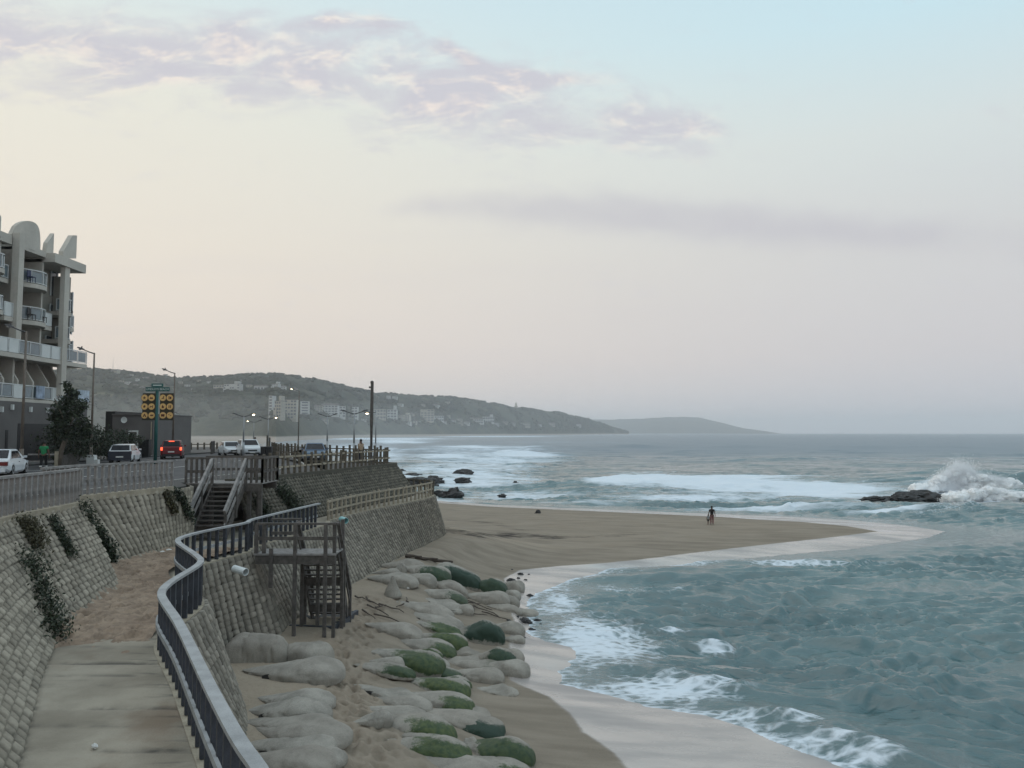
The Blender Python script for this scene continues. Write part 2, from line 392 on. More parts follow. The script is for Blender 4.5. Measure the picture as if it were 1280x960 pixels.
# soft hummocks, footprints along the trail between the two columns of bags
Z = h + np.where(ia, (fbm(X*.5, Y*.5, 3, 5)-.5)*.16*sstep(da, 1, 6), 0)
tr = [tuple(sand(x, y)[:2]) for x, y in [(440,985),(445,950),(450,920),(440,890),(430,860),(428,830),(440,800),(455,785),(455,760),(470,745)]]
tr2 = [tuple(sand(x, y)[:2]) for x, y in [(500,990),(470,950),(455,900),(430,850),(425,820)]]
dt = np.minimum(polydist(X, Y, tr), polydist(X, Y, tr2))
def foots(P, n, spread):
    P = np.array(P); L = arclen(P)[-1]
    out = []
    for _ in range(n):
        p = along(P, [rng.uniform(0, L)])[0]; out.append((p[0]+rng.normal(0, spread), p[1]+rng.normal(0, spread), rng.uniform(-.5, .5), rng.uniform(.9, 1.25)))
    return out
fp = foots(tr, 430, .55)+foots(tr2, 220, .5)
for fx, fy, fa, fs in fp:
    rr = math.hypot(fx, fy); ang = math.atan2(fx, fy)
    i = int(np.searchsorted(lr, math.log(rr))); j = int(np.searchsorted(la, ang)); w = int(.5/(rr*.0019))+2
    if not (w < i < X.shape[0]-w and w < j < X.shape[1]-w): continue
    sl = (slice(i-w, i+w+1), slice(j-w, j+w+1))
    dx, dy = X[sl]-fx, Y[sl]-fy; c, s = math.cos(fa), math.sin(fa)
    p, q = (dx*c+dy*s)/(.12*fs), (-dx*s+dy*c)/(.13*fs); e = p*p+q*q
    Z[sl] += -.085*np.exp(-e)+.018*np.exp(-(np.sqrt(e)-1.7)**2*3)
# seaweed and debris lines beyond the corner of the wall
wet = np.where(ia, np.exp(-da/.25), 1.0)
damp = np.where(ia, np.exp(-(da/7.0)**1.5), 1.0)
damp = np.maximum(damp, np.where(ia & (Y > 60), .55, 0))
dcorner = polydist(X, Y, [tuple(sand(x, y)[:2]) for x, y in [(556,662),(590,668),(640,668),(690,672)]])
weed = np.exp(-(dcorner/2.2)**2)*ia
weed = np.maximum(weed, .8*ia*np.exp(-(polydist(X, Y, [tuple(sand(x, y)[:2]) for x, y in [(560,650),(620,654),(660,668),(720,672),(790,668)]])/1.3)**2))
trail = np.exp(-(dt/1.3)**2)*ia
m, T, b = newmat('beach_sand')
P = T.pos(); aw, ad, ae, at_ = T.attr('wet'), T.attr('damp'), T.attr('weed'), T.attr('trail')
g1 = T.noise(P, .35, 5); g2 = T.noise(P, 9, 4); g3 = T.noise(P, 60, 2)
dry = T.mix(T.smooth(g1, .3, .7), (.300,.247,.190), (.405,.343,.270))
dry = T.mix(T.math('MULTIPLY', at_, .6), dry, (.300,.240,.185))
dry = T.mix(T.math('MULTIPLY', T.smooth(g2, .35, .75), .3), dry, (.215,.175,.135))
dmp = T.mix(T.smooth(T.noise(T.mapping(P, (.25,1.2,1)), 1, 5), .3, .7), (.212,.179,.142), (.290,.248,.200))
ed = T.math('ADD', T.math('MULTIPLY', T.math('SUBTRACT', g1, .5), .5), ad)
colr = T.mix(T.smooth(ed, .15, .7), dry, dmp)
wd = T.smooth(T.math('ADD', T.math('MULTIPLY', T.noise(T.mapping(P, (.5,1.8,1)), 1.3, 7, .72), .9), T.math('MULTIPLY', ae, .45)), .74, 1.0)
colr = T.mix(T.math('MULTIPLY', wd, T.smooth(ae, .05, .3)), colr, (.035,.03,.028))
wn = T.noise(T.mapping(P, (.3,1.1,1), rot=(0,0,R(25))), .6, 5)
wrag = T.math('ADD', T.math('MULTIPLY', T.math('SUBTRACT', g1, .5), .45), T.math('MULTIPLY', T.math('SUBTRACT', T.noise(T.mapping(P, (.5,1.8,1), rot=(0,0,R(25))), .9, 5, .65), .5), .5))
wetm = T.smooth(T.math('ADD', aw, wrag), .36, .86)
colr = T.mix(wetm, colr, T.mix(T.smooth(wn, .3, .7), (0.248,0.217,0.205), (0.446,0.403,0.372)))
T.put(b.inputs['Base Color'], colr)
T.put(b.inputs['Roughness'], T.math('SUBTRACT', .92, T.math('MULTIPLY', wetm, T.math('ADD', .45, T.math('MULTIPLY', T.smooth(wn, .3, .7), .38)))))
T.put(b.inputs['IOR'], T.math('ADD', 1.35, T.math('MULTIPLY', wetm, .85)))
T.put(b.inputs['Specular IOR Level'], T.math('ADD', .15, T.math('MULTIPLY', wetm, .40)))
hb = T.math('ADD', g2, T.math('MULTIPLY', g3, .4))
bs = T.new('ShaderNodeBump'); T.put(bs.inputs['Height'], hb); bs.inputs['Distance'].default_value = .05
T.put(bs.inputs['Strength'], T.math('SUBTRACT', .75, T.math('MULTIPLY', wetm, .70)))
T.put(b.inputs['Normal'], bs.outputs[0])
M['sand'] = m
keep = (Z[:-1,:-1] > -1.6)
beach = grid_mesh('beach', X, Y, Z, m, keep, {'wet': wet, 'damp': damp, 'weed': weed, 'trail': trail}); tag(beach, kind='structure')

# ---------------------------------------------------------------- sea
r = np.concatenate([np.exp(np.arange(math.log(17), math.log(420), .0034)), np.exp(np.arange(math.log(420), math.log(14000), .018))])
a = np.concatenate([np.arange(R(-55), R(-22), .012), np.arange(R(-22), R(42), .0030), np.arange(R(42), R(60), .012)])
Rr, Aa = np.meshgrid(r, a, indexing='ij'); X, Y = Rr*np.sin(Aa), Rr*np.cos(Aa)
inB = inside(X, Y, PB); dB = polydist(X, Y, B_); dB = np.where(inB, -dB, dB)
step = np.where(Rr < 420, Rr*.0034, Rr*.018)
H = np.zeros_like(X)
wx = X+(fbm(X*.08, Y*.08, 3, 31)-.5)*10+(fbm(X*.5, Y*.5, 2, 41)-.5)*1.2; wy = Y+(fbm(X*.08+40, Y*.08, 3, 37)-.5)*10+(fbm(X*.5+9, Y*.5, 2, 43)-.5)*1.2
gust = .45+1.1*fbm(X*.035, Y*.05, 3, 77)
for lam, amp, n in [(.42,.018,9),(.6,.032,10),(.9,.054,10),(1.4,.076,9),(2.4,.062,8),(4.2,.048,6),(7.5,.045,5),(14,.06,4),(26,.14,3),(55,.35,3)]:
    for _ in range(n):
        th = rng.normal(R(-4), R(21 if lam < 5 else 30)); kx, ky = math.sin(th)*2*PI/lam, math.cos(th)*2*PI/lam
        l2 = lam*rng.uniform(.8, 1.2); ph = rng.uniform(0, 6.3)
        s = .5+.5*np.sin((kx*wx+ky*wy)*lam/l2+ph)
        H += (amp/math.sqrt(n))*1.25*(s**2.3*2-.75)*sstep(lam, step*2.0, step*4.2)*(gust if lam < 8 else 1)
calm = np.maximum(sstep(dB, .5, 9), .06)
# the still film round the tip of the spit
tip = at(1110, 668, 0); calm *= 1-.85*np.exp(-(((X-tip.x-4)/16)**2+((Y-tip.y)/6)**2))
H *= calm
def ridge(px, py, L, W, ang, hgt, steep=1.0):
    global H
    p = at(px, py, 0); c, s = math.cos(ang), math.sin(ang)
    du = (X-p.x)*c+(Y-p.y)*s; dv = -(X-p.x)*s+(Y-p.y)*c
    w = np.where(dv < 0, W*.55, W)
    n = .75+.5*vnoise(du/(W*.9)+px, dv/W, 3)
    H += hgt*n*np.exp(-(du/L)**2-(dv/w)**2)
for a_ in [(856,775,2.6,.8,R(-8),.32),(905,796,2.6,.8,R(-14),.34),(752,788,2.4,.9,R(14),.25),(835,722,6,1.2,R(10),.35),(900,714,9,1.4,R(2),.35),(1030,705,9,1.2,R(-3),.3),
           (850,842,2.4,.8,R(-25),.32),(907,858,2.2,.7,R(-25),.35),(1075,790,3,1.0,R(-15),.35),(1055,830,3.2,1.0,R(-10),.5),(1150,845,3.4,1.1,R(5),.6),(1190,868,3,1.0,R(-10),.5),(1120,870,2.5,.9,R(-20),.45),
           (1010,905,2.4,.7,R(-38),.35),(1060,930,2.2,.7,R(-38),.4),(1100,950,2,.7,R(-30),.35),
           (800,604,14,4,R(4),1.5),(900,606,24,4,R(-1),1.3),(1030,610,24,4,R(-2),.9),(1265,604,18,5,R(-6),2.3),(1170,606,9,3,R(0),.8),
           (610,576,28,7,R(6),1.3),(545,572,22,6,R(3),1.2),(650,569,22,6,R(0),1.3),(640,585,16,5,R(0),.9),(530,590,14,4,R(2),.8),(600,563,60,10,R(0),1.2),(1000,634,26,1.6,R(0),.4),(1120,640,22,1.5,R(0),.35),(880,630,30,2,R(0),.35),
           (980,575,60,12,R(2),.8),(760,560,120,14,R(1),1.0),(1100,560,150,18,R(-1),1.0)]:
    ridge(*a_)
H = np.where(dB < 0, -.05-.03*np.minimum(-dB, 5), H+.012)
PXs, PYs = proj(X, np.maximum(Y, 1), 0*X)
def patches(L):
    f = np.zeros_like(X)
    for x, y, rx, ry, s in L: f = np.maximum(f, s*np.exp(-((PXs-x)/rx)**2-((PYs-y)/ry)**2))
    return f
foamA = patches([(950,612,330,22,.60),(600,575,150,26,.72),(590,590,130,34,.74),(480,575,60,30,.7),(1180,628,90,14,.6),(600,560,130,6,.72),(560,572,90,9,.8),(650,569,60,6,.95),(640,583,60,6,.75),(530,585,60,12,.8),(600,600,90,10,.66),(650,618,130,9,.62),(800,602,80,14,1.05),(770,606,50,8,1.05),(910,606,160,12,1.0),
    (1020,612,120,10,.95),(1150,618,120,9,.85),(880,622,150,7,.85),(1240,622,60,12,1.05),(1190,615,60,14,1.05),(980,634,170,3,.95),(1110,640,80,2.5,.8),(500,552,60,4,.85),(700,553,200,5,.42),
    (480,548.5,110,1.4,1.0),(620,545.6,110,.9,.9),(740,543.2,90,.6,.8),(900,565,200,5,.3),(1150,575,160,8,.32),(560,625,60,5,.7),(750,628,140,4,.6),(500,600,40,14,.8),(440,560,60,8,.7)])
foamB = patches([(846,774,30,5,.85),(898,797,36,6,.85),(755,783,30,6,.85),(690,760,45,12,.72),(780,800,60,14,.78),(740,822,60,18,.68),(905,852,18,5,1.),(870,872,130,13,.56),(1000,905,55,12,.72),(955,912,50,9,.72),
    (1050,930,40,13,.78),(1090,950,60,12,.8),(700,738,30,14,.65),(1000,706,90,3.5,.8),(1130,704,80,3,.5),(830,850,60,10,.52),(660,745,20,14,.6),(1180,640,120,9,.5),(760,715,80,5,.45)])
foamB = np.maximum(foamB, patches([(745,800,100,46,.88),(830,862,125,26,.86),(700,752,42,22,.74),(900,897,90,13,.74),(1005,932,80,15,.8),(650,760,30,40,.7),(790,735,110,8,.5)]))
foamB = np.maximum(foamB, np.where((dB > -.1) & (Rr < 90), .80*np.exp(-np.maximum(dB, 0)/1.6), 0)*np.where((PXs > 640) & (PYs > 700), 1, .35))
foamA *= np.clip(.75+.5*fbm(X*.02, Y*.05, 3, 9), .6, 1.15)
m, T, b = newmat('sea_water')
P = T.pos(); fa, fb = T.attr('foam_surf'), T.attr('foam_wash')
na = T.noise(T.mapping(P, (.035,.15,.2)), 1, 7, .66, .5); na2 = T.noise(T.mapping(P, (.25,.8,.5)), 1, 5, .65)
nA = T.math('ADD', T.math('MULTIPLY', na, .6), T.math('MULTIPLY', na2, .4))
mA = T.smooth(T.math('ADD', T.math('MULTIPLY', fa, .85), T.math('MULTIPLY', T.math('SUBTRACT', nA, .5), 1.5)), .30, .72)
nb = T.noise(T.mapping(P, (.7,1.1,.7)), 1.1, 6, .62, 1.2)
vor = T.new('ShaderNodeTexVoronoi', feature='DISTANCE_TO_EDGE'); T.put(vor.inputs['Vector'], T.mapping(P, (1.6,2.6,1))); vor.inputs['Scale'].default_value = 1.0
lace = T.math('SUBTRACT', .5, T.math('MULTIPLY', T.smooth(vor.outputs[0], 0, .3), .42))
nB = T.math('ADD', T.math('MULTIPLY', nb, .8), T.math('MULTIPLY', lace, .35))
mB = T.smooth(T.math('ADD', T.math('MULTIPLY', fb, .92), T.math('MULTIPLY', T.math('SUBTRACT', nB, .52), 1.3)), .36, .80)
foam = T.math('MAXIMUM', mA, mB)
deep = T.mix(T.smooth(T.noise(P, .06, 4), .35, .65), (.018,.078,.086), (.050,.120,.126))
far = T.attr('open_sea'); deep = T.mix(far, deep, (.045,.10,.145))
T.put(b.inputs['Base Color'], T.mix(foam, deep, (.68,.75,.82)))
T.put(b.inputs['Roughness'], T.math('ADD', T.math('ADD', .08, T.math('MULTIPLY', far, .30)), T.math('MULTIPLY', foam, .5)))
b.inputs['IOR'].default_value = 1.9
T.put(b.inputs['Specular IOR Level'], T.math('SUBTRACT', .5, T.math('MULTIPLY', foam, .4)))
w1 = T.noise(T.mapping(P, (1.3,4.2,1), rot=(0,0,R(-5))), 1.7, 5, .62); w2 = T.noise(T.mapping(P, (.10,.34,1)), 1, 4, .6)
hgt = T.math('ADD', T.math('ADD', T.math('MULTIPLY', w1, .06), T.math('MULTIPLY', w2, T.math('MULTIPLY', far, .9))), T.math('MULTIPLY', foam, .06))
nz = T.new('ShaderNodeBump'); T.put(nz.inputs['Height'], hgt); nz.inputs['Strength'].default_value = .8; nz.inputs['Distance'].default_value = 1.0
T.put(b.inputs['Normal'], nz.outputs[0])
M['sea'] = m
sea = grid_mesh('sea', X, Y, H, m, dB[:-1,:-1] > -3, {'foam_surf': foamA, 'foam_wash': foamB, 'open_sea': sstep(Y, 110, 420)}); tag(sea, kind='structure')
# ---------------------------------------------------------------- retaining walls of rounded concrete blocks
def wall_mat(name, c0, c1, stain):
    m, T, b = newmat(name); P = T.pos(); tone = T.attr('tone'); deep_ = T.attr('joint')
    g = T.noise(P, .5, 5); g2 = T.noise(P, 22, 4); g3 = T.noise(T.mapping(P, (1.2,1.2,.25)), 1.5, 5)
    k = T.math('ADD', T.math('MULTIPLY', tone, .6), T.math('MULTIPLY', g2, .4))
    c = T.mix(T.smooth(k, .15, .85), c0, c1)
    c = T.mix(T.math('MULTIPLY', T.smooth(g3, .48, .72), stain), c, (.05,.048,.04))
    c = T.mix(T.math('MULTIPLY', T.smooth(g, .55, .75), .35), c, (.11,.10,.075))
    c = T.mix(T.math('MULTIPLY', deep_, .92), c, (.020,.018,.016))        # joints coloured dark, with the shade of the gaps painted in
    T.put(b.inputs['Base Color'], c); b.inputs['Roughness'].default_value = .92
    T.put(b.inputs['Normal'], T.bump(g2, .6, .015)); return m
M['block'] = wall_mat('wall_block', (.195,.172,.135), (.345,.308,.248), .35)
M['block_dark'] = wall_mat('wall_block_weathered', (.165,.148,.122), (.315,.285,.238), .45)
M['block_moss'] = wall_mat('wall_block_mossy', (.07,.065,.05), (.16,.145,.115), .7)
def block_wall(name, tops, foots, zt, zf, bw, bh, m, label, ku=8, kv=7, per=8, tilt=1, hj=1.0):
    Tp, Fp = catmull(tops, per), catmull(foots, per)
    L = arclen((Tp+Fp)/2); n = int(L[-1]/bw); nu = n*ku+1
    s = np.linspace(0, n*bw, nu)
    tx, ty = np.interp(s, L, Tp[:,0]), np.interp(s, L, Tp[:,1]); fx, fy = np.interp(s, L, Fp[:,0]), np.interp(s, L, Fp[:,1])
    hl = math.hypot(zt-zf, np.mean(np.hypot(tx-fx, ty-fy))); nc = max(2, round(hl/bh)); nv = nc*kv+1
    v = np.linspace(0, 1, nv)
    V, U = np.meshgrid(v, s, indexing='ij')
    X = fx+(tx-fx)*V; Y = fy+(ty-fy)*V; Z = zf+(zt-zf)*V
    Zw = zf+(zt-zf)*V
    du = np.stack([np.gradient(X, axis=1), np.gradient(Y, axis=1), np.zeros_like(X)], -1)
    k = 9; du = np.stack([np.apply_along_axis(lambda q: np.convolve(np.pad(q, k//2, mode='edge'), np.ones(k)/k, 'valid'), 1, du[...,i]) for i in range(3)], -1)
    dv = np.stack([np.broadcast_to(tx-fx, X.shape), np.broadcast_to(ty-fy, X.shape), np.full_like(X, zt-zf)], -1)
    N = np.cross(du, dv); N /= np.linalg.norm(N, axis=-1, keepdims=True)+1e-9
    row = np.minimum((V*nc).astype(int), nc-1); fv = V*nc-row
    cu = U/bw+.06*(fbm(U*.6, V*6, 2, 3)-.5)+.5*0
    col = np.floor(cu).astype(int); fu = cu-col
    hsh = lambda a, b, q: (np.sin(a*127.1+b*311.7+q*74.7)*43758.5453) % 1
    r1, r2, r3 = hsh(col, row, 1), hsh(col, row, 2), hsh(col, row, 3)
    e = np.abs(2*fu-1); barrel = np.sqrt(np.maximum(0, 1-e**3.2))
    ev = np.abs(2*fv-1); bv = np.sqrt(np.maximum(0, 1-ev**6))
    d = bw*((.50+.16*(1-hj))*barrel*((1-.25*hj)+.25*hj*bv))+.035*(r1-.5)*barrel+.055*(.5-fv)*barrel*tilt*hj
    notch = (r2 > .40)*np.exp(-((fu-.12-.76*(r3 > .5))/.16)**2-((fv-.04)/.16)**2)
    d -= .10*notch
    d += .012*(fbm(U*9, V*hl*9, 3, 8)-.5)
    d = np.where(V >= 1, .02, d)
    d += .10*(fbm(U*.35, V*1.5, 3, 12)-.5)
    joint = np.clip(np.maximum(sstep(e, .66, .93), np.maximum(.7*hj*sstep(ev, .86, 1.0)*(.4+.6*r3), notch*1.1)), 0, 1)
    o = grid_mesh(name, X+N[...,0]*d, Y+N[...,1]*d, Zw+N[...,2]*d, m, None, {'tone': r1*.7+r2*.3, 'joint': joint})
    tag(o, label, 'retaining wall')
    return Tp, Fp
p = at(35, 960, WZ)
UWA_T = [(-4.2,2.0),(-7.6,7.5),(-9.7,11.3),(-11.5,15.5),(-12.9,19.4),(-13.35,23.2),(-13.6,24.3)]
UWA_F = [(-2.4,1.8),(-4.9,6.6),(-6.45,10.1),(-8.6,14.2),(-10.0,17.4),(-10.9,21.2),(-11.3,22.3)]
UWB_T = [(-14.6,24.0),(-14.75,25.8),(-14.1,28.3),(-13.55,30.9),(-13.6,32.6),(-14.6,34.4)]
UWB_F = [(-13.0,23.6),(-13.15,25.9),(-12.9,27.9),(-12.9,29.8),(-13.1,31.5),(-14.0,33.4)]
UWC_T = [(-13.0,35.4),(-12.2,37.5),(-11.3,41.5),(-10.2,46.5),(-8.55,53.9),(-8.7,55.6),(-11,57.4),(-16,59)]
UWC_F = [(-11.7,35.0),(-10.9,37.2),(-9.9,41.2),(-8.8,46.2),(-7.1,53.6),(-7.4,56.8),(-10.3,59),(-16,60.6)]
block_wall('upper_seawall', UWA_T, UWA_F, RZ-.05, WZ-.05, .30, .21, M['block'], 'nearer pale stepped block wall with creepers left of the concrete walkway', 9, 8, hj=.6)
block_wall('upper_seawall', UWB_T, UWB_F, RZ-.05, WZ-.05, .27, .2, M['block'], 'ribbed pale block wall between the leafy corner and the upper stairs', hj=.28)
block_wall('upper_seawall', UWC_T, UWC_F, RZ-.05, WZ-.05, .30, .2, M['block_moss'], 'dark mossy block wall under the brown pole fence behind the stairs', 6, 5)
LT, LF = block_wall('lower_seawall', [t for t, f in LW], [f for t, f in LW], WZ-.05, BZ-.35, .33, .22, M['block_dark'], 'curving grey block seawall rising from the sandbags to the lower walkway', 8, 7, hj=.28)
# backing behind the block faces so that nothing shows through, and the concrete copings
def coping(name, P, z, w, h, m, label, off=0):
    q = along(P, np.arange(0, arclen(P)[-1], .4))
    mb = MB(); mb.sweep([(x, y, z) for x, y in q], w, h)
    o = mb.build(name, m); tag(o, label, 'coping')
coping('wall_coping', catmull(UWA_T), RZ-.02, .42, .2, M['concrete'], 'weathered concrete strip under the nearer grey railing above the pale wall')
coping('wall_coping', catmull(UWB_T[:4]), RZ-.02, .42, .2, M['concrete'], 'weathered concrete strip along the top of the ribbed wall left of the stairs')
coping('wall_coping', catmull(UWC_T), RZ-.02, .42, .2, M['block_moss'], 'mossy concrete strip along the top of the dark wall behind the stairs')
coping('wall_coping', LT, WZ-.08, .22, .18, M['concrete'], 'concrete edge strip along the top of the curving lower seawall')

# ---------------------------------------------------------------- lower walkway
m, T, b = newmat('walkway_concrete'); P = T.pos()
g = T.noise(P, .8, 6); g2 = T.noise(P, 30, 3); g3 = T.noise(T.mapping(P, (.35,3,1)), 1.1, 6, .6, .4)
c = T.mix(T.smooth(g, .3, .7), (.230,.200,.155), (.376,.335,.268)); c = T.mix(T.math('MULTIPLY', g2, .3), c, (.13,.115,.095))
c = T.mix(T.math('MULTIPLY', T.smooth(g3, .58, .78), .40), c, (.07,.064,.056))
c = T.mix(T.math('MULTIPLY', T.smooth(T.noise(T.mapping(P, (1,1,1), loc=(5,3,0)), .5, 5), .52, .7), .6), c, (.17,.115,.075))
ws = T.smooth(T.noise(T.mapping(P, (.6,4.2,1)), 1.0, 5, .65), .52, .68)
c = T.mix(T.math('MULTIPLY', T.math('MULTIPLY', ws, T.attr('edge')), .7), c, (.035,.033,.032))       # dark streaks along the railing edge
c = T.mix(T.math('MULTIPLY', T.attr('joint'), T.smooth(T.noise(P, 1.1, 4), .38, .6)), c, (.03,.028,.026))     # dirt in the joints
T.put(b.inputs['Base Color'], c); b.inputs['Roughness'].default_value = .92; T.put(b.inputs['Normal'], T.bump(T.math('ADD', g2, g3), .5, .02))
M['walk'] = m
m, T, b = newmat('drifted_sand'); P = T.pos()
g = T.noise(P, 1.2, 5); g2 = T.noise(P, 40, 3)
c = T.mix(T.smooth(g, .3, .7), (0.244,0.177,0.128), (0.366,0.275,0.201)); c = T.mix(T.math('MULTIPLY', T.smooth(T.noise(P, 5, 5, .7), .35, .7), .55), c, (.12,.088,.066))
T.put(b.inputs['Base Color'], c); b.inputs['Roughness'].default_value = .95; T.put(b.inputs['Normal'], T.bump(g2, .6, .02)); M['drift'] = m
UF_all = catmull(UWA_F+[(-12.2,23.2)]+UWB_F[1:]+[(-12.6,34.4)]+UWC_F[1:], 8)
LTs = along(LT, np.linspace(0, arclen(LT)[-1], 400)); UFs = along(UF_all, np.linspace(0, arclen(UF_all)[-1], 400))
# pair the two edges by distance from the camera end
ys = np.linspace(3, 56, 420)
def edge_x(P, ys, lo=False):
    out = []
    for y in ys:
        xs = [P[i,0]+(P[i+1,0]-P[i,0])*(y-P[i,1])/(P[i+1,1]-P[i,1]+1e-9) for i in range(len(P)-1) if (P[i,1]-y)*(P[i+1,1]-y) <= 0]
        out.append((min(xs) if lo else max(xs)) if xs else (out[-1] if out else P[0,0]))
    return np.array(out)
xl, xr = edge_x(UFs, ys, True)-.35, edge_x(LTs, ys)-.0
k = np.linspace(0, 1, 60); V, U = np.meshgrid(ys, k, indexing='ij')
X = xl[:,None]+(xr-xl)[:,None]*U; Y = V
Z = np.full_like(X, WZ)
joints = [8.9, 10.0, 11.0, 11.9, 12.6, 13.7, 14.3, 15.0, 16.1]
jd = np.min([np.abs(Y-j-.04*(fbm(X*3, Y*0+j, 2, 4)-.5)) for j in joints], axis=0)
Z -= .03*np.exp(-(jd/.035)**2)
wk = grid_mesh('walkway', X, Y, Z, M['walk'], None, {'edge': sstep(U, .62, .98), 'joint': np.exp(-(jd/.05)**2)}); tag(wk, kind='structure')
ys2 = np.linspace(15.6, 33.5, 420); xl2, xr2 = edge_x(UFs, ys2, True)-.25, edge_x(LTs, ys2)-.25
k = np.linspace(0, 1, 130); V, U = np.meshgrid(ys2, k, indexing='ij'); X = xl2[:,None]+(xr2-xl2)[:,None]*U; Y = V
hgt = .13*sstep(Y+1.2*(fbm(X*.9, Y*.9, 3, 2)-.5)*2+.6*(1-U), 16.2, 17.6)*sstep(29.5-Y+1.5*fbm(X, Y, 2, 5), 0, 2)-.02
Z = WZ+hgt+(fbm(X*2.2, Y*2.2, 4, 6)-.5)*.13*(hgt > 0)+(fbm(X*7, Y*7, 3, 16)-.5)*.07*(hgt > 0)+.12*np.exp(-(U/.12)**2)*(hgt > 0)
for _ in range(420):
    i, j = rng.integers(8, 412), rng.integers(6, 124)
    fx, fy, c_, s_ = X[i,j], Y[i,j], *((math.cos(q), math.sin(q)) if (q := rng.uniform(-.6,.6)) is not None else 0)
    sl = (slice(i-8, i+9), slice(j-6, j+7)); dx, dy = X[sl]-fx, Y[sl]-fy
    e = ((dx*c_+dy*s_)/.08)**2+((-dx*s_+dy*c_)/.15)**2; Z[sl] += (-.06*np.exp(-e)+.02*np.exp(-(np.sqrt(e)-1.7)**2*3))*(hgt[sl] > .03)
ds = grid_mesh('drifted_sand', X, Y, Z, M['drift'], hgt[:-1,:-1] > -.01); tag(ds, kind='stuff', label='trodden brown sand drifted over the walkway by the stairs')
tag(ds, cat='sand')

# ---------------------------------------------------------------- promenade, road
mb = MB(); kerb = [(-9.5,-6),(-12.6,6),(-15.6,15),(-16.5,22),(-17.2,26),(-16.4,33),(-15.6,38),(-14.2,46),(-14.5,54),(-20,70),(-26,90),(-31,118)]
edge = [tuple(q) for q in catmull(UWA_T)]+[tuple(q) for q in catmull(UWB_T)]+[tuple(q) for q in catmull(UWC_T)]
mb.prism([(-6,-6)]+[(x-.15, y) for x, y in edge]+[(-22,72),(-27,92),(-31.6,118)]+kerb[::-1], RZ-1.9, RZ-.015)
o = mb.build('pavement', M['paving']); tag(o, kind='structure')
mb = MB(); mb.add([(x, y, RZ-.10) for x, y in [(-70,-6)]+kerb+[(-70,118)]], [tuple(range(len(kerb)+2))]); o = mb.build('road', M['asphalt']); tag(o, kind='structure')
mb = MB(); mb.sweep([(x+.02, y, RZ-.06) for x, y in along(np.array(kerb, float), np.arange(0, arclen(np.array(kerb, float))[-1], 1.0))], .16, .13); tag(mb.build('kerb', M['kerb']), kind='structure')
mb = MB()
for y in range(10, 112, 6): mb.box((-22.5, y, RZ-.094), (.12, 3, .004))
for y in range(38, 70, 3): mb.box((-28.0-.05*y/3, y, RZ-.094), (4.2, .1, .004), rz=R(-18))
mb.bar((-27.2,36,RZ-.094), (-28.8,72,RZ-.094), .12, .004)
tag(mb.build('road_markings', M['paint_white']), kind='structure')
mb = MB(); mb.prism([(-70,34),(-33.2,34),(-33.8,70),(-34.5,118),(-70,118)], RZ-.3, RZ+.02); tag(mb.build('pavement', M['paving']), kind='structure')

# ---------------------------------------------------------------- railings
def railing(name, label, P, zb, zt, spacing, bw, mats, rails, flat=None, cat='railing', post_every=0, closed=True, mid_w=.05, part='baluster', jit=.0, rail_w=.11, rail_h=.07, round_=False, over=.0):
    """P: plan polyline; balusters stand on it, rails follow it; every baluster is its own part"""
    P = np.array(P, float); L = arclen(P)[-1]
    root = thing(name, label, cat, (*P[0], zb))
    q = along(P, np.concatenate([np.arange(0, L, .25), [L]]))
    mb = MB(); mb.sweep([(x, y, zt-rail_h/2) for x, y in q], rail_w, rail_h); mb.build('top_rail', mats[1], root)
    for i, (zr, w, h, side, mi) in enumerate(rails):
        mb = MB(); pts = []
        for j, (x, y) in enumerate(q):
            d = q[min(j+1,len(q)-1)]-q[max(j-1,0)]; d = d/np.linalg.norm(d); pts.append((x-d[1]*side, y+d[0]*side, zr))
        mb.sweep(pts, w, h); mb.build('lower_rail', mats[mi], root)
    src = None
    for s in np.arange(spacing/2, L, spacing):
        x, y = along(P, [s])[0]; d = along(P, [min(s+.1, L)])[0]-along(P, [max(s-.1,0)])[0]; ang = math.atan2(d[1], d[0])
        if src is None:
            mb = MB()
            if round_: mb.tube([(0,0,0),(0,0,zt-zb+over)], bw/2, 8, bw*.46)
            else: mb.box((0,0,(zt-zb-rail_h+.0)/2), (bw*.7,bw,zt-zb-rail_h-.004))
            me_o = mb.build(part, mats[0]); src = me_o; ob = me_o
        else:
            ob = src.copy(); COL.objects.link(ob)
        ob.parent = root; ob.location = (x-P[0][0], y-P[0][1], 0); ob.rotation_euler = (rng.normal(0,jit), rng.normal(0,jit), ang)
        if jit: ob.scale = (1, 1, rng.uniform(.93, 1.05))
    return root
def inset(P, d):
    P = np.array(P, float); out = []
    for j in range(len(P)):
        t = P[min(j+1,len(P)-1)]-P[max(j-1,0)]; t /= np.linalg.norm(t); out.append(P[j]+np.array([-t[1], t[0]])*d)
    return np.array(out)
cA = catmull(UWA_T); cB = catmull(UWB_T[:4]); cC = catmull(UWC_T)
sub = lambda P, a, b: along(P, np.linspace(a, b, max(3, int((b-a)/.5))))
LA = arclen(cA)[-1]
railing('promenade_railing', 'nearer grey railing of upright planks above the pale wall with creepers', sub(cA, LA-9.6, LA-.0), RZ+.06, RZ+1.1, .31, .10, (M['timber_grey'], M['timber_grey']), [(RZ+.55,.04,.09,.07,0)], rail_w=.14)
railing('promenade_railing', 'grey railing of upright planks between the leafy wall corner and upper stairs', sub(cB, 0, arclen(cB)[-1]), RZ+.06, RZ+1.12, .31, .10, (M['timber_grey'], M['timber_grey']), [(RZ+.55,.04,.09,.07,0)], rail_w=.14)
Lr = arclen(LT); i0 = np.argmin(np.hypot(LT[:,0]-LW[1][0][0], LT[:,1]-LW[1][0][1])); i1 = np.argmin(np.hypot(LT[:,0]-(-9.0), LT[:,1]-36.8))
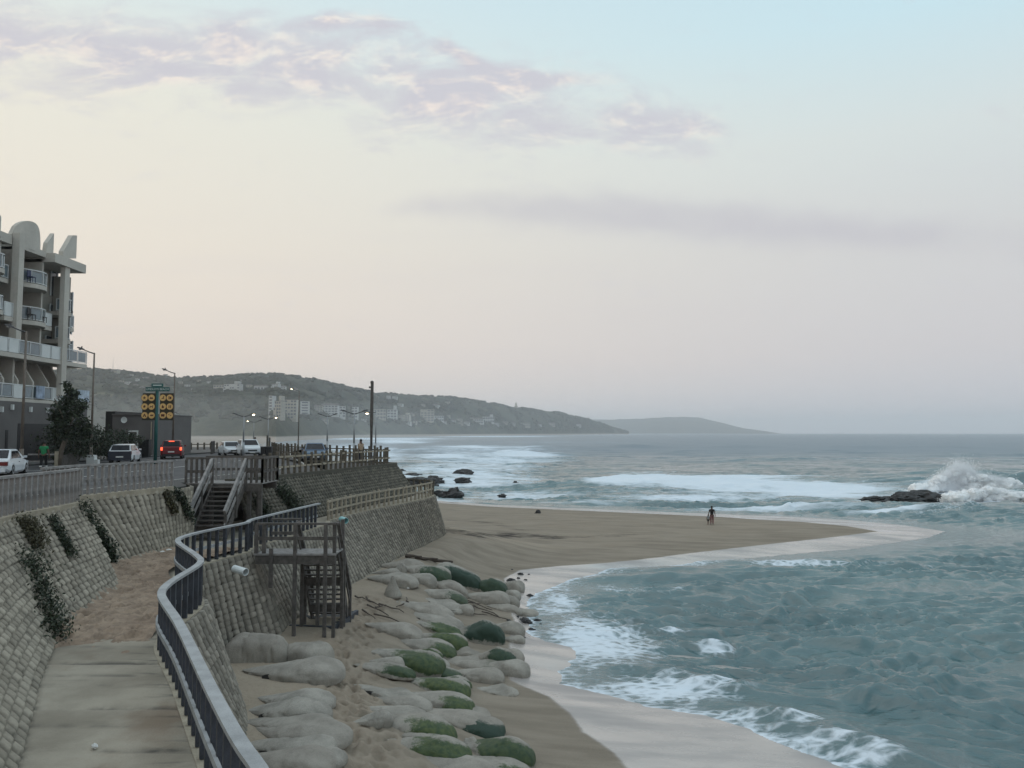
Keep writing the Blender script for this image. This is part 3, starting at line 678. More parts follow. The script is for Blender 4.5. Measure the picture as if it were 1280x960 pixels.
lp = LT[:i1+1]; lL = arclen(lp)[-1]
railing('walkway_railing', 'wavy railing with pale flat top rail along the lower walkway', sub(lp, 1.2, lL), WZ+.02, WZ+1.1, .46, .11, (M['blue_black'], M['timber_pale']), [(WZ+.5,.05,.10,.07,1)], rail_w=.16, rail_h=.06)
j0, j1 = np.argmin(np.hypot(LT[:,0]+9.2, LT[:,1]-38.6)), np.argmin(np.hypot(LT[:,0]+5.6, LT[:,1]-54.2))
pl = LT[j0:j1+1]
railing('pole_fence', 'low pale two-rail pole fence on the lower seawall beyond the platform', sub(pl, 0, arclen(pl)[-1]), WZ-.1, WZ+.98, .64, .15, (M['pole_pale'], M['pole_pale']), [(WZ+.48,.09,.09,.0,1)], cat='fence', part='post', jit=.03, rail_w=.09, rail_h=.09, round_=True, over=.04)
pl2 = LT[j1:]
railing('pole_fence', 'short dark end of the pole fence turning the corner of the lower seawall', sub(pl2, .35, 4.5), WZ-.1, WZ+.98, .62, .16, (M['pole_brown'], M['pole_brown']), [(WZ+.5,.09,.09,.0,1)], cat='fence', part='post', jit=.04, rail_w=.09, rail_h=.09, round_=True, over=.04)
CL = arclen(cC); k1 = np.argmin(np.hypot(cC[:,0]+8.55, cC[:,1]-53.9))
railing('pole_fence', 'brown pole fence along the top of the dark mossy wall', sub(cC, .9, CL[k1]), RZ, RZ+1.02, .62, .17, (M['pole_brown'], M['pole_pale']), [(RZ+.45,.09,.09,.0,1)], cat='fence', part='post', jit=.035, rail_w=.09, rail_h=.09, round_=True, over=.16)
railing('pole_fence', 'dark brown pole fence on the seaward far side of the promenade corner', [(-8.75,54.6),(-10.6,57.6),(-14.6,62),(-19,68),(-22.5,74),(-25,80)], RZ-.1, RZ+1.0, 1.0, .2, (M['pole_brown'], M['pole_brown']), [(RZ+.42,.09,.09,.0,1)], cat='fence', part='post', jit=.03, rail_w=.09, rail_h=.09, round_=True, over=.22)
railing('picket_fence', 'pale picket fence standing behind the dark litter bins', [(-25.4,80),(-25.9,81.5),(-26.3,83)], RZ-.1, RZ+1.35, .42, .2, (M['pole_pale'], M['pole_pale']), [(RZ+.4,.06,.1,.0,1)], cat='fence', part='picket')
q0, q1 = atd(226,565,100), atd(264,562,100)
railing('pole_fence', 'distant low post fence crossing behind the red car', [(q0.x,98),(q0.x+2,100),(q1.x,102)], RZ-.1, RZ+.75, .86, .26, (M['pole_brown'], M['pole_brown']), [], cat='fence', part='post', rail_w=.1, rail_h=.1, round_=True, over=.18)
railing('promenade_railing', 'dark slatted railing panel beside the parked white cars', [(-34.0,88),(-32.2,82.5)], RZ-.1, RZ+1.3, .34, .14, (M['timber_dark'], M['timber_dark']), [], part='baluster')

# ---------------------------------------------------------------- upper stairs and deck
def stairs(root, x0, x1, yt, zt, yb, zb, n, m, tread=.05, dirn=-1, stringers=True):
    for k in range(n):
        t = (k+.5)/n; mb = MB(); mb.box(((x0+x1)/2, yt+(yb-yt)*t, zt+(zb-zt)*(k+1)/(n+1)), (x1-x0, abs(yb-yt)/n+.04, tread)); mb.build('tread', m, root)
    if stringers:
        for x in (x0-.03, x1+.03):
            mb = MB(); mb.bar((x, yt, zt-.12), (x, yb, zb-.05), .06, .26); mb.build('stringer', m, root)
td, tg = M['timber_dark'], M['timber_grey']
ux0, ux1 = -13.2, -11.72; yt, yb = 34.0, 31.7
root = thing('timber_stairs', 'upper dark timber stairs going down from the promenade deck to the walkway', 'stairs', ((ux0+ux1)/2, yb, WZ))
stairs(root, ux0+.08, ux1-.08, yt, RZ, yb, WZ, 11, td)
for x in (ux0, ux1):
    mb = MB(); mb.bar((x, yt, RZ+1.0), (x, yb-.1, WZ+1.15), .10, .22); mb.build('handrail', tg, root)
    mb = MB(); mb.bar((x, yt, RZ+.45), (x, yb-.1, WZ+.6), .05, .12); mb.build('lower_rail', tg, root)
    for t in (0, .5, 1):
        mb = MB(); z = RZ+(WZ-RZ)*t; mb.bar((x, yt+(yb-yt)*t, z-.3 if t < 1 else WZ), (x, yt+(yb-yt)*t, z+1.05), .11, .11); mb.build('post', td, root)
dx0, dx1, dy0, dy1 = -14.35, -11.0, 34.0, 36.2
root = thing('timber_deck', 'dark timber deck at the head of the upper stairs', 'deck', ((dx0+dx1)/2, dy0, RZ))
mb = MB()
for y in np.arange(dy0+.08, dy1, .15): mb.box(((dx0+dx1)/2, y, RZ-.03), (dx1-dx0, .14, .05))
mb.build('deck_boards', tg, root)
for y in (dy0+.05, dy1-.1): mb = MB(); mb.box(((dx0+dx1)/2, y, RZ-.22), (dx1-dx0, .1, .3)); mb.build('beam', td, root)
for x, y in ((dx0+.1,dy0+.12),(ux0-.05,dy0+.16),(ux1+.12,dy0+.16),(dx1-.1,dy0+.12),(-12.4,dy1-.2),(-11.35,dy0+.7)): mb = MB(); mb.box((x, y, (RZ-.37+WZ-.1)/2), (.16,.16,RZ-WZ-.27)); mb.build('support_post', td, root)
for (a_, b_) in (((dx0,dy0),(ux0,dy0)), ((ux1,dy0),(dx1,dy0)), ((dx1,dy0),(dx1,dy1)), ((dx0,dy1),(dx1,dy1))):
    L = math.hypot(b_[0]-a_[0], b_[1]-a_[1])
    for z, w, h in ((RZ+1.08,.13,.09),(RZ+.5,.05,.12)):
        mb = MB(); mb.bar((*a_, z), (*b_, z), w, h); mb.build('rail', td if z < RZ+1 else td, root)
    nb = max(2, round(L/(.24 if a_[1] == b_[1] else .55)))
    for k in range(nb+1):
        t = k/nb; mb = MB(); mb.box((a_[0]+(b_[0]-a_[0])*t, a_[1]+(b_[1]-a_[1])*t, RZ+.52), (.09,.09,1.03)); mb.build('baluster', tg if a_[1] == dy1 else td, root)

# ---------------------------------------------------------------- lower platform and stairs to the beach
px0, px1, py0, py1 = -9.35, -6.45, 28.35, 29.7
root = thing('timber_platform', 'dark timber landing on tall posts jutting out over the beach', 'platform', ((px0+px1)/2, py0, WZ))
mb = MB()
for y in np.arange(py0+.08, py1, .16): mb.box(((px0+px1)/2, y, WZ-.03), (px1-px0, .15, .05))
mb.build('deck_boards', tg, root)
for y in (py0+.02, py1-.08): mb = MB(); mb.box(((px0+px1)/2, y, WZ-.22), (px1-px0, .1, .3)); mb.build('beam', td, root)
mb = MB(); mb.box(((px0+px1)/2, py0-.05, WZ-.02), (px1-px0+.1, .05, .07)); mb.build('edge_board', M['timber_grey'], root)
zg = lambda x, y: float(beach_h([x], [y])[0][0])-.3
for x, y, top in ((-8.75,py0-.12,.2),(-7.9,py0-.04,1.08),(-7.4,py1,-.1),(-6.78,py0-.10,1.08),(-6.5,py0+.1,1.08),(-6.5,py1+.1,1.08),(-8.0,py1,-.1)):
    zz = zg(x, y) if x > -8.6 else WZ-1.2
    mb = MB(); mb.box((x, y, (WZ+top+zz)/2), (.12,.12,WZ+top-zz)); mb.build('support_post', td, root)
for a_, b_ in (((px0,py0),(px1,py0)),((px1,py0),(px1,py0+.25)),((px0+.1,py1+.15),(-8.1,py1+.15))):
    for z, w, h in ((WZ+1.08,.16,.07),(WZ+.55,.05,.12)):
        mb = MB(); mb.bar((*a_, z), (*b_, z), w, h); mb.build('rail', td, root)
for x in (px0+.02, px0+.3): mb = MB(); mb.box((x, py0, WZ+.5), (.12,.12,1.1)); mb.build('post', td, root)
root = thing('timber_stairs', 'lower dark timber stairs descending from the landing to a concrete pad', 'stairs', (-7.2, 29.4, BZ))
sy0, sy1 = 29.0, 31.3
stairs(root, -7.95, -6.6, sy0+.4, WZ, sy1, BZ, 13, td, .05)
for x in (-8.0, -6.5):
    mb = MB(); mb.bar((x, sy0, WZ+1.08), (x, sy1, BZ+1.15), .12, .12); mb.build('handrail', td, root)
    mb = MB(); mb.bar((x, sy0, WZ+.55), (x, sy1, BZ+.6), .05, .1); mb.build('lower_rail', td, root)
    for t in (.5, 1): mb = MB(); z = WZ+(BZ-WZ)*t; mb.bar((x, sy0+(sy1-sy0)*t, BZ-.2), (x, sy0+(sy1-sy0)*t, z+1.1), .11, .11); mb.build('post', td, root)
for k in (.38, .78): mb = MB(); mb.box((-7.25, sy0+.4+(sy1-sy0-.4)*k-.1, WZ+(BZ-WZ)*k-.16), (1.5,.08,.28)); mb.build('cross_board', td, root)
root = thing('concrete_pad', 'concrete slab with dark edging under the beach stairs', 'slab', (-7.2, 30, BZ))
c = [at(345,783,BZ), at(418,786,BZ), at(446,765,BZ), at(395,757,BZ)]
pc = [(q.x, q.y) for q in c]
mb = MB(); mb.prism(pc, BZ-.5, BZ+.02); mb.build('slab', M['paving'], root)
mb = MB(); mb.bar((*pc[0],BZ-.08), (*pc[1],BZ-.08), .14, .34); mb.bar((*pc[1],BZ-.085), (*pc[2],BZ-.085), .14, .34); mb.build('edging', M['blue_black'], root)
# drain pipes sticking out of the lower seawall
def pipe(px, py, D, d, r, L, m, label):
    p = atd(px, py, D); d = Vector(d).normalized(); root = thing('drain_pipe', label, 'pipe', p)
    mb = MB(); n = 14; a = d.cross(Vector((0,0,1))).normalized(); b_ = a.cross(d)
    ring = lambda s, rr: [p+d*s+a*math.cos(t*2*PI/n)*rr+b_*math.sin(t*2*PI/n)*rr for t in range(n)]
    mb.loft([ring(-.3, r), ring(L, r), ring(L, r*.86), ring(L-.5, r*.84)], cap=False); mb.build('pipe_wall', m, root, smooth=False)
    mb = MB(); mb.loft([ring(L-.45, r*.84), ring(L-.44, r*.84)]); mb.build('pipe_inside', M['black'], root)
pipe(300, 713, 26.1, (.85,-.55,-.10), .125, .30, M['pipe_white'], 'white drain pipe sticking out of the ribbed lower wall')
pipe(430, 650, 37.6, (.6,-.8,-.05), .14, .22, M['pipe_teal'], 'pale turquoise drain pipe on the wall by the pole fence')
# ---------------------------------------------------------------- geotextile sandbags on the beach
m, T, b = newmat('sandbag_cloth'); oc = T.new('ShaderNodeTexCoord'); ob_, gen = oc.outputs['Object'], oc.outputs['Generated']
inf = T.new('ShaderNodeObjectInfo').outputs['Random']; P = T.pos()
g1 = T.noise(P, 1.6, 5); g2 = T.noise(P, 28, 4); g3 = T.noise(T.mapping(ob_, (6,1.5,1.5)), 2, 4)
c = T.mix(T.smooth(T.math('ADD', T.math('MULTIPLY', g1, .7), T.math('MULTIPLY', g2, .3)), .35, .65), (0.210,0.194,0.168), (0.342,0.318,0.278))
c = T.mix(T.math('MULTIPLY', inf, .35), c, (0.240,0.204,0.168))
c = T.mix(T.math('MULTIPLY', T.smooth(g3, .52, .75), .3), c, (.12,.11,.095))
gs = T.new('ShaderNodeSeparateXYZ'); T.l.new(gen, gs.inputs[0]); gx, gy, gz = gs.outputs
moss = T.attr('moss', 'OBJECT')
lo = T.math('SUBTRACT', .70, T.math('MULTIPLY', moss, .62)); gxn = T.math('ADD', gx, T.math('MULTIPLY', T.math('SUBTRACT', g1, .5), .5))
band = T.math('MULTIPLY', T.smooth(T.math('SUBTRACT', gxn, lo), -.12, .36), T.smooth(T.math('ADD', T.math('MULTIPLY', gz, .7), T.math('MULTIPLY', gy, .62)), 1.12, .80))
band = T.math('MULTIPLY', band, T.smooth(T.math('ADD', gz, T.math('MULTIPLY', T.math('SUBTRACT', g1, .5), .5)), .28, .52))
rag = T.math('ADD', T.math('MULTIPLY', T.math('SUBTRACT', g2, .5), 1.1), T.math('MULTIPLY', T.math('SUBTRACT', T.noise(P, 5, 4, .65), .5), 1.3))
mk = T.math('MULTIPLY', T.smooth(T.math('ADD', band, rag), .30, .75), T.smooth(moss, .04, .3))
gr = T.mix(T.smooth(T.noise(P, 7, 4), .3, .7), (.020,.046,.010), (.075,.098,.022))
dk = T.attr('dark', 'OBJECT'); gr = T.mix(dk, gr, (.008,.030,.016))
c = T.mix(mk, c, gr)
T.put(b.inputs['Base Color'], c); T.put(b.inputs['Roughness'], T.math('SUBTRACT', .9, T.math('MULTIPLY', mk, .25)))
T.put(b.inputs['Normal'], T.bump(T.math('ADD', g2, T.math('MULTIPLY', g3, .5)), .5, .02)); M['bag'] = m
def bag_mesh(seed, flat=0.0, box=0.0):
    """a filled cloth tube: blunt bulging outer end, inner end drawn together; creases, a seam ridge and sagging"""
    r_ = np.random.default_rng(seed); nu, nv = 64, 36; vs, fs = [], []
    tilt = r_.uniform(-.1, .2); ph = r_.uniform(0, 6.3, 8); pin = r_.uniform(.35, .7)*(1-box); crest = r_.uniform(-.35, .2)
    off = Vector((seed*3.17, seed*1.3, 0))
    for i in range(nu+1):
        t = -1+2*i/nu; e = max(0, 1-abs(t)**(3.4+3*box))**(.5 if not box else .36)
        if box: wy = max(.05, e); hz = max(.03, (1-abs(t)**4*.6)*e)
        else:
            pk = .30+.15*math.sin(ph[6]); l_, q_ = (t+1)/(1+pk), max(0, (t-pk)/(1-pk))
            wy = max(.04, min(1, l_*1.25)**(.40+pin*.5)*max(0, 1-q_**3.2)**.5); hz = max(.03, min(1, l_)**(.62+.5*pin)*max(0, 1-q_**2.6)**.5)
        for j in range(nv):
            a = 2*PI*j/nv; c_, s_ = math.cos(a), math.sin(a)
            y = math.copysign(abs(c_)**.66, c_)*wy; z = math.copysign(abs(s_)**(.60 if not box else .5), s_)*hz
            if z < 0: z *= .4
            if z > 0: z += .16*hz*math.exp(-((y/wy-crest)/.16)**2)*(1-box)*max(0, .9-abs(t))      # the ridge where the cloth is pulled up
            fold = .06*math.sin(9*a+ph[0]+3*t)*abs(t)**3*(1.4 if t < 0 else .6)+.03*math.sin(3.5*t+ph[1]+a)
            q = mnoise.noise(Vector((t*1.6,y*1.4,z*1.4))+off)*.08+mnoise.noise(Vector((t*4.5,y*3,z*3))+off)*.03+mnoise.noise(Vector((t*3,y*10,z*10))+off)*.03
            crs = -.08*math.exp(-((mnoise.noise(Vector((t*1.3,y*2.6,z*2))+off*1.7))/.05)**2)          # creases
            k = 1+fold+q+crs; y *= k; z *= k
            if flat and z > 0: z = z*(1-flat*.35)+(.16*math.sin(4*t+3*y+ph[3])+.10*math.sin(9*t-5*y+ph[5]))*flat*hz
            if z > 0: z += tilt*t*.4*hz
            vs.append((t+.06*math.sin(ph[4]+2*y)*(1-abs(t)**4), y, z))
    for i in range(nu):
        for j in range(nv): fs.append((i*nv+j, i*nv+(j+1)%nv, (i+1)*nv+(j+1)%nv, (i+1)*nv+j))
    fs += [tuple(range(nv))[::-1], tuple(nu*nv+j for j in range(nv))]
    mb = MB(); mb.add(vs, fs); return mb.build('sandbag', M['bag'], smooth=True)
M['flap'] = mat('torn_cloth_and_shade', (.022,.020,.018), .9, .4, 3)
protos = {('n',k): bag_mesh(10+k) for k in range(7)}; protos.update({('f',k): bag_mesh(40+k, 1.0) for k in range(4)}); protos[('b',0)] = bag_mesh(70, 0, 1.0)
flap = None
used_p = set()
# px, base py, width px, height px, turn, moss 0-1, dark moss 0-1, kind, label
BAGS = [
(312,829,62,38,4,0,0,'b0','fat upright grey sandbag against the foot of the lower seawall'),
(367,829,70,36,-24,0,0,'n1','plump bare sandbag slanting down to the right of the fat upright one'),
(342,827,20,20,10,0,0,'n2','small grey sandbag squeezed between the fat upright and the slanting one'),
(358,851,96,24,-4,0,0,'n3','long bare tapering sandbag with dark torn flap below the fat upright one'),
(360,886,80,21,-14,0,0,'n0','uppermost bare sandbag of the lower stack beside the footprints trail'),
(352,902,86,24,-12,0,0,'n4','smooth bare sandbag with dark tear at its wall end, second in the lower stack'),
(348,918,94,20,-14,0,0,'n5','sand-covered third sandbag of the lower stack beside the seawall'),
(368,931,100,24,-16,0,0,'n6','broad sagging sandbag with a torn knot, reaching nearest the footprints in the lower stack'),
(352,947,90,20,-12,0,0,'n1','flat bare sandbag with a black open tear at its left end'),
(382,955,70,16,-14,0,0,'n2','low half buried sandbag just right of the black torn one'),
(345,968,100,26,-12,0,0,'n3','bare sandbag at the bottom edge beside the pale railing top'),
(498,711,46,13,-6,.0,0,'n0','pale long sandbag on top of the heap closest to the far wall'),
(478,719,30,10,-10,0,0,'n5','small pale sandbag tucked beside the far wall foot'),
(488,730,50,15,-8,0,0,'n4','pale smooth sandbag lying lowest in the heap by the far wall'),
(498,716,13,14,30,0,0,'n6','dark lumpy little sandbag in the middle of the heap by the far wall'),
(521,728,36,17,-18,0,0,'n2','grey rounded sandbag right of the dark lumpy little one'),
(526,721,54,20,-10,.45,.7,'n1','long sandbag with dark green right end on top of the far heap'),
(569,729,50,22,-3,.9,1,'b0','very dark green bulging sandbag with pale top rim, right of the far heap'),
(603,741,46,22,-8,.85,.8,'n3','green domed sandbag with bare pale foot at the top right of the field'),
(554,739,46,16,-4,0,0,'n4','brownish grey sandbag just below the very dark green bulging one'),
(548,750,54,16,-3,.25,.6,'n0','grey green stained sandbag under the brownish grey one'),
(602,754,52,20,-6,0,0,'n5','broad bare sandbag under the green domed one near the water'),
(546,758,50,11,-4,0,0,'f0','thin pale sandbag with shadowed edge below the grey green stained one'),
(528,768,58,14,-4,0,0,'n6','smooth pale sandbag half sunk in sand above the bare driftwood gap'),
(536,780,64,13,-2,0,0,'n2','flat sand-coloured sandbag with dark slit at its left end'),
(637,737,28,16,-20,0,0,'n1','grey sandbag farthest up along the water edge'),
(634,746,26,11,-18,0,0,'n3','second small grey sandbag down along the water edge'),
(631,755,28,12,-16,0,0,'n0','third small dark-lined sandbag along the water edge'),
(630,764,34,9,-10,0,0,'n4','flat grey sandbag by the driftwood tangle at the water edge'),
(570,765,32,14,-4,0,0,'n5','tan sandbag beside the driftwood tangle'),
(489,794,56,17,-2,0,0,'n6','pale sandbag with deep shaded front alone by the trail under the driftwood'),
(540,789,60,14,-3,.65,.2,'f1','flat sandbag with bright green stripe left of the biggest dark green one'),
(547,808,54,22,-8,.8,.15,'n1','rounded yellow-green sandbag left of the biggest dark green one'),
(594,803,54,30,-4,.85,1,'n4','biggest dark green sandbag with bare pale lower half'),
(630,791,40,16,-22,0,0,'n0','long bare sandbag sloping to the water right of the biggest dark green one'),
(640,803,24,6,-10,0,0,'n2','small flat dark sandbag alone on the wet sand'),
(522,814,70,17,-2,.3,.3,'n3','long grey sandbag with faint green right end above the big mossy one'),
(500,833,80,27,-8,.62,.3,'n5','big humped sandbag with green right half beside the trail'),
(530,823,34,15,-12,.6,.2,'n6','small mossy sandbag behind the big humped one'),
(481,834,34,14,8,0,0,'n1','small bare pointed sandbag left of the big humped one'),
(540,834,32,13,-10,0,0,'n0','small smooth bare sandbag right of the big humped one'),
(575,818,38,12,-20,0,0,'f2','crumpled bare sandbag under the biggest dark green one'),
(478,845,58,13,-2,.55,.5,'n4','low sandbag with green middle below the big humped one'),
(536,845,60,13,3,.72,.6,'n2','low sandbag with dark green strip right of the green middled one'),
(612,832,50,24,-18,.5,.8,'n0','sandbag with a green cap and bare grey flank above the wet sand'),
(634,826,34,18,-28,0,0,'n6','bare grey sandbag sloping to the water behind the green capped one'),
(585,836,74,20,-6,.15,.5,'f3','wrinkled flat sandbag with open torn cloth in the middle right'),
(627,842,54,19,-22,0,0,'n3','bare grey wedge sandbag pointing at the wet sand under the green capped one'),
(590,851,58,18,-6,0,0,'n5','smooth bare grey sandbag with black torn corner at the field edge'),
(542,866,66,22,-10,.8,.1,'n1','bright green sandbag below the one with the dark green strip'),
(566,858,36,14,-20,.6,.4,'n4','small mossy sandbag behind the bright green one'),
(543,884,72,22,-8,.33,.2,'n2','broad beige sandbag with a slit and pale green right side'),
(478,871,62,12,-10,0,0,'f0','flat buried sandbag with torn edge beside the trail'),
(502,884,54,12,-4,0,0,'n6','dark-sided bare sandbag with a tied tip left of the broad beige one'),
(620,868,42,7,-10,0,0,'f1','sandbag almost swallowed by damp sand nearest the wet shore'),
(492,899,66,12,-4,0,0,'n0','long low bare sandbag below the tied tip one'),
(562,893,76,12,-6,0,0,'f2','flat pale sandbag with a rusty patch right of centre'),
(560,904,80,12,-4,0,0,'n3','flat bare sandbag above the one with a dark green stripe and pale foot'),
(462,907,38,20,24,0,0,'n5','torn lumpy bare sandbag lying by itself at the edge of the trail'),
(514,920,82,26,-8,.5,.1,'n4','large pale sandbag with yellow-green right side in the lower field'),
(582,913,72,18,-8,.62,1,'n1','sandbag with dark green stripe above a pale foot, pointing to the shore'),
(524,929,58,10,-2,.2,.3,'n2','thin pale sandbag wedged between two green ones in the lower field'),
(534,947,80,24,-6,.8,.25,'n6','rounded green sandbag with bare top at the bottom of the field'),
(616,952,78,31,-8,.95,.45,'n0','glossy dark and bright green sandbag nearest the camera by the shore'),
(586,938,22,14,30,.1,.2,'f3','small ragged torn sandbag between the two green ones at the bottom'),
(560,968,86,18,-4,0,0,'n5','bare pale sandbag cut by the bottom edge of the view'),
(612,970,80,16,-8,.3,.3,'n3','bare sandbag with green specks under the glossy green one'),
(650,768,36,6,-8,0,0,'n1','low flat grey sandbag between the dark stones at the water'),
]
for (bx, by, w, hh, rot, mo, dkk, kd, lab) in BAGS:
    p = sand(bx, by); D = p.y; a = w*D/960/2*1.38
    key = (kd[0], int(kd[1:])); src = protos[key]
    if key in used_p: o = src.copy(); COL.objects.link(o)
    else: o = src; used_p.add(key)
    wy = min(max(.50*a, .36), .9) if kd[0] != 'b' else min(.62*a, .8)
    H = min(max(hh*D/960*.76, .26), .9)
    z = float(beach_h([p.x], [p.y+wy*.8])[0][0])
    o.location = (p.x, p.y+wy*.85, z-.01-.02*H); o.scale = (a, wy, H); zz = beach_h([p.x-a*.8, p.x+a*.8], [p.y, p.y])[0]; o.rotation_euler = (R(rng.uniform(-4,4)), math.atan2(float(zz[0]-zz[1]), 1.6*a)*.8, R(rot*1.3))
    o['moss'] = float(mo); o['dark'] = float(dkk)
    tag(o, lab, 'sandbag', 'sandbags on the beach')
    if any(q in lab for q in ('torn flap', ' tear', 'torn knot', 'slit at', 'torn corner', 'torn edge', 'shadowed edge')):
        mb = MB(); u0, w_ = (.50, .17) if 'corner' not in lab and 'knot' not in lab else (.62, .10)
        secs = []
        for k_ in range(7):
            f_ = k_/6; x_ = -.80+u0+(f_-.5)*2*w_; e_ = math.sin(PI*f_)*.5+.15
            secs.append([(x_, -.74+.15*abs(f_-.4), .02+.02*math.sin(9*f_)), (x_+.02, -.80+.1*abs(f_-.4), .10*e_+.04), (x_, -.72+.1*abs(f_-.4), .40*e_+.12), (x_, -.50, .30*e_)])
        mb.loft(secs); fl = mb.build('torn_flap_and_shade', M['flap']); fl.parent = o  # torn cloth; on the shadowed-edge bag this dark piece stands for shade
for k, o in protos.items():
    if k not in used_p: bpy.data.objects.remove(o)

# ---------------------------------------------------------------- driftwood, stones, rocks, litter
def stick(p, q, r, label, group='driftwood sticks on the sand'):
    mb = MB(); p, q = Vector(p), Vector(q); pts = []
    for i in range(5):
        t = i/4; pts.append(p+(q-p)*t+Vector((rng.normal(0,.04), rng.normal(0,.04), abs(rng.normal(0,.02)))))
    mb.tube(pts, [r*(1-.5*i/4)*rng.uniform(.8,1.2) for i in range(5)], 6); o = mb.build('driftwood', M['driftwood'], loc=p); tag(o, label, 'driftwood', group)
    return o
stx = [(452,749,22,8),(466,755,26,14),(476,760,20,-25),(474,765,34,10),(490,762,30,6),(500,759,16,50),(509,752,14,-50),(486,775,36,3),(560,757,40,8),(575,761,44,12),(588,756,30,-14),(600,759,34,16),(607,766,40,14),(596,770,30,-10),(618,772,36,10),(610,752,26,22),(592,764,24,40),(460,770,26,18)]
for i, (x, y, w, rt) in enumerate(stx):
    p = sand(x, y); L = w*p.y/960/2; dx_, dy_ = math.cos(R(rt*2.2))*L, -math.sin(R(rt*2.2))*L*1.5
    z1, z2 = [float(beach_h([p.x+s*dx_], [p.y+s*dy_])[0][0])+.07 for s in (-1, 1)]
    stick((p.x-dx_, p.y-dy_, z1), (p.x+dx_, p.y+dy_, z2), .036, 'dark stick of driftwood lying among the sandbags and sand')
for i, (x, y, w, rt, lab) in enumerate([(546,703,40,6,'thick dark log behind the topmost sandbags'),(534,700,28,14,'short dark log stump left of the thick log behind the sandbags'),(517,697,20,0,'thin pale weathered branch behind the topmost sandbags')]):
    p = sand(x, y); L = w*p.y/960/2; stick((p.x-L,p.y,p.z+.1),(p.x+L,p.y-.5,p.z+.1), .13, lab)
def rock_mesh(seed, nu=26, nv=16):
    vs, fs = [], []
    for i in range(nv+1):
        ph = -PI/2+PI*i/nv
        for j in range(nu):
            a = 2*PI*j/nu; d = Vector((math.cos(ph)*math.cos(a), math.cos(ph)*math.sin(a), math.sin(ph)))
            k = 1+.45*mnoise.noise(d*1.3+Vector((seed*7.3,0,0)))+.30*mnoise.noise(d*3.1+Vector((0,seed*5,0)))+.22*mnoise.noise(d*6+Vector((0,0,seed)))+.16*abs(mnoise.noise(d*12+Vector((0,seed,seed))))
            vs.append(d*k)
    fs = [(i*nu+j, i*nu+(j+1)%nu, (i+1)*nu+(j+1)%nu, (i+1)*nu+j) for i in range(nv) for j in range(nu)]
    mb = MB(); mb.add(vs, fs); return mb
rp = [rock_mesh(k) for k in range(6)]
def rock(name, p, s, k, label, group=None, rz=0):
    mb = MB(); mb.v = [(x*s[0], y*s[1], z*s[2]) for x, y, z in rp[k % 6].v]; mb.f = rp[k % 6].f; mb.m = [0]*len(mb.f)
    mb.v = [(p[0]+x*math.cos(rz)-y*math.sin(rz), p[1]+x*math.sin(rz)+y*math.cos(rz), p[2]+z) for x, y, z in mb.v]
    o = mb.build(name, M['rock'], loc=p); return tag(o, label, 'rock' if name == 'rock' else 'stone', group)
for i, (x, y, w) in enumerate([(651,718,7),(661,718,3),(648,723,5),(657,725,4),(640,727,12),(636,731,10),(643,734,9),(662,745,8),(658,763,6),(652,765,14),(664,766,7),(655,777,16),(661,779,9),(643,783,8),(650,786,9),(665,788,9),(672,777,10),(676,781,6),(655,797,4),(671,763,4),(640,712,3),(680,762,4),(688,782,5),(647,771,5),(636,776,6),(669,771,5),(673,793,4)]):
    p = sand(x, y); s = w*p.y/960/2
    rock('stone', (p.x, p.y, p.z+s*.12), (s, s*.8, s*.45), i, 'small dark stone on the shallow wet sand right of the sandbags', 'dark stones on the wet sand', i)
for i, (x, y, w, h_, lab) in enumerate([
    (1097,626,34,7,'low black rock at the left end of the wave-washed reef'),(1130,626,44,12,'long black rock with ledges in the middle left of the reef'),(1152,625,44,15,'highest black rock at the middle of the reef'),(1174,626,30,9,'low sloping black rock right of the highest reef rock'),(1194,626,34,12,'wedge-shaped black rock at the right end of the reef by the splash'),
    (504,606,40,9,'dark rock closest to the end of the pole fence'),(527,606,44,11,'broad dark rock in the surf beyond the fence corner'),(541,603,26,9,'dark rock at the right end of the rocks beyond the fence corner'),(515,596,24,6,'small dark rock behind the broad one beyond the fence corner'),(498,592,18,6,'jagged dark rock against the corner of the upper wall'),
    (566,621,30,12,'triangular dark rock nearest the sand spit'),(577,593,26,7,'two-humped dark rock farther out in the white surf'),(580,602,20,6,'flat dark rock just in front of the two-humped one'),(644,607,9,6,'pointed small dark rock alone in the surf'),(671,609,9,4,'tiny dark rock right of the pointed one'),(624,608,6,3,'tiny dark rock left of the pointed one'),(628,620,11,3,'low dark rock awash right of the triangular one'),(672,642,7,5,'small black rock on the beach edge far from the wall'),(549,618,12,6,'dark rock under the corner of the lower seawall'),(692,602,6,3,'tiny rock far right in the white surf')]):
    p = at(x, y, 0.0 if y != 642 else .6); s = w*p.y/960/2
    hz = h_*p.y/960
    rock('rock', (p.x, p.y, p.z+hz*.05), (s*1.0, min(s*.7, 6), hz*.72), i, lab, rz=.0)
def litter(px, py, z, label, s=.05):
    p = at(px, py, z) if z is not None else sand(px, py)
    mb = MB(); n = 6; mb.loft([[(p.x+s*r_*math.cos(t*PI/3+k)*(1.4 if t%2 else .9), p.y+s*r_*math.sin(t*PI/3+k), p.z+h_) for t in range(n)] for k, (r_, h_) in enumerate(((.5,0),(1,.03),(.9,.05),(.3,.075)))])
    o = mb.build('crumpled_paper', M['litter'], loc=p); tag(o, label, 'litter')
litter(118,936,WZ, 'crumpled white scrap on the concrete walkway', .038); litter(203,691,WZ+.1, 'left of two white scraps on the sand by the ribbed wall', .08); litter(211,688.5,WZ+.1, 'right of two white scraps on the sand by the ribbed wall', .09)
litter(510,736,None, 'white scrap on the sand below the far heap of sandbags', .07); litter(517,697,None, 'white scrap by the logs at the far wall foot', .07)
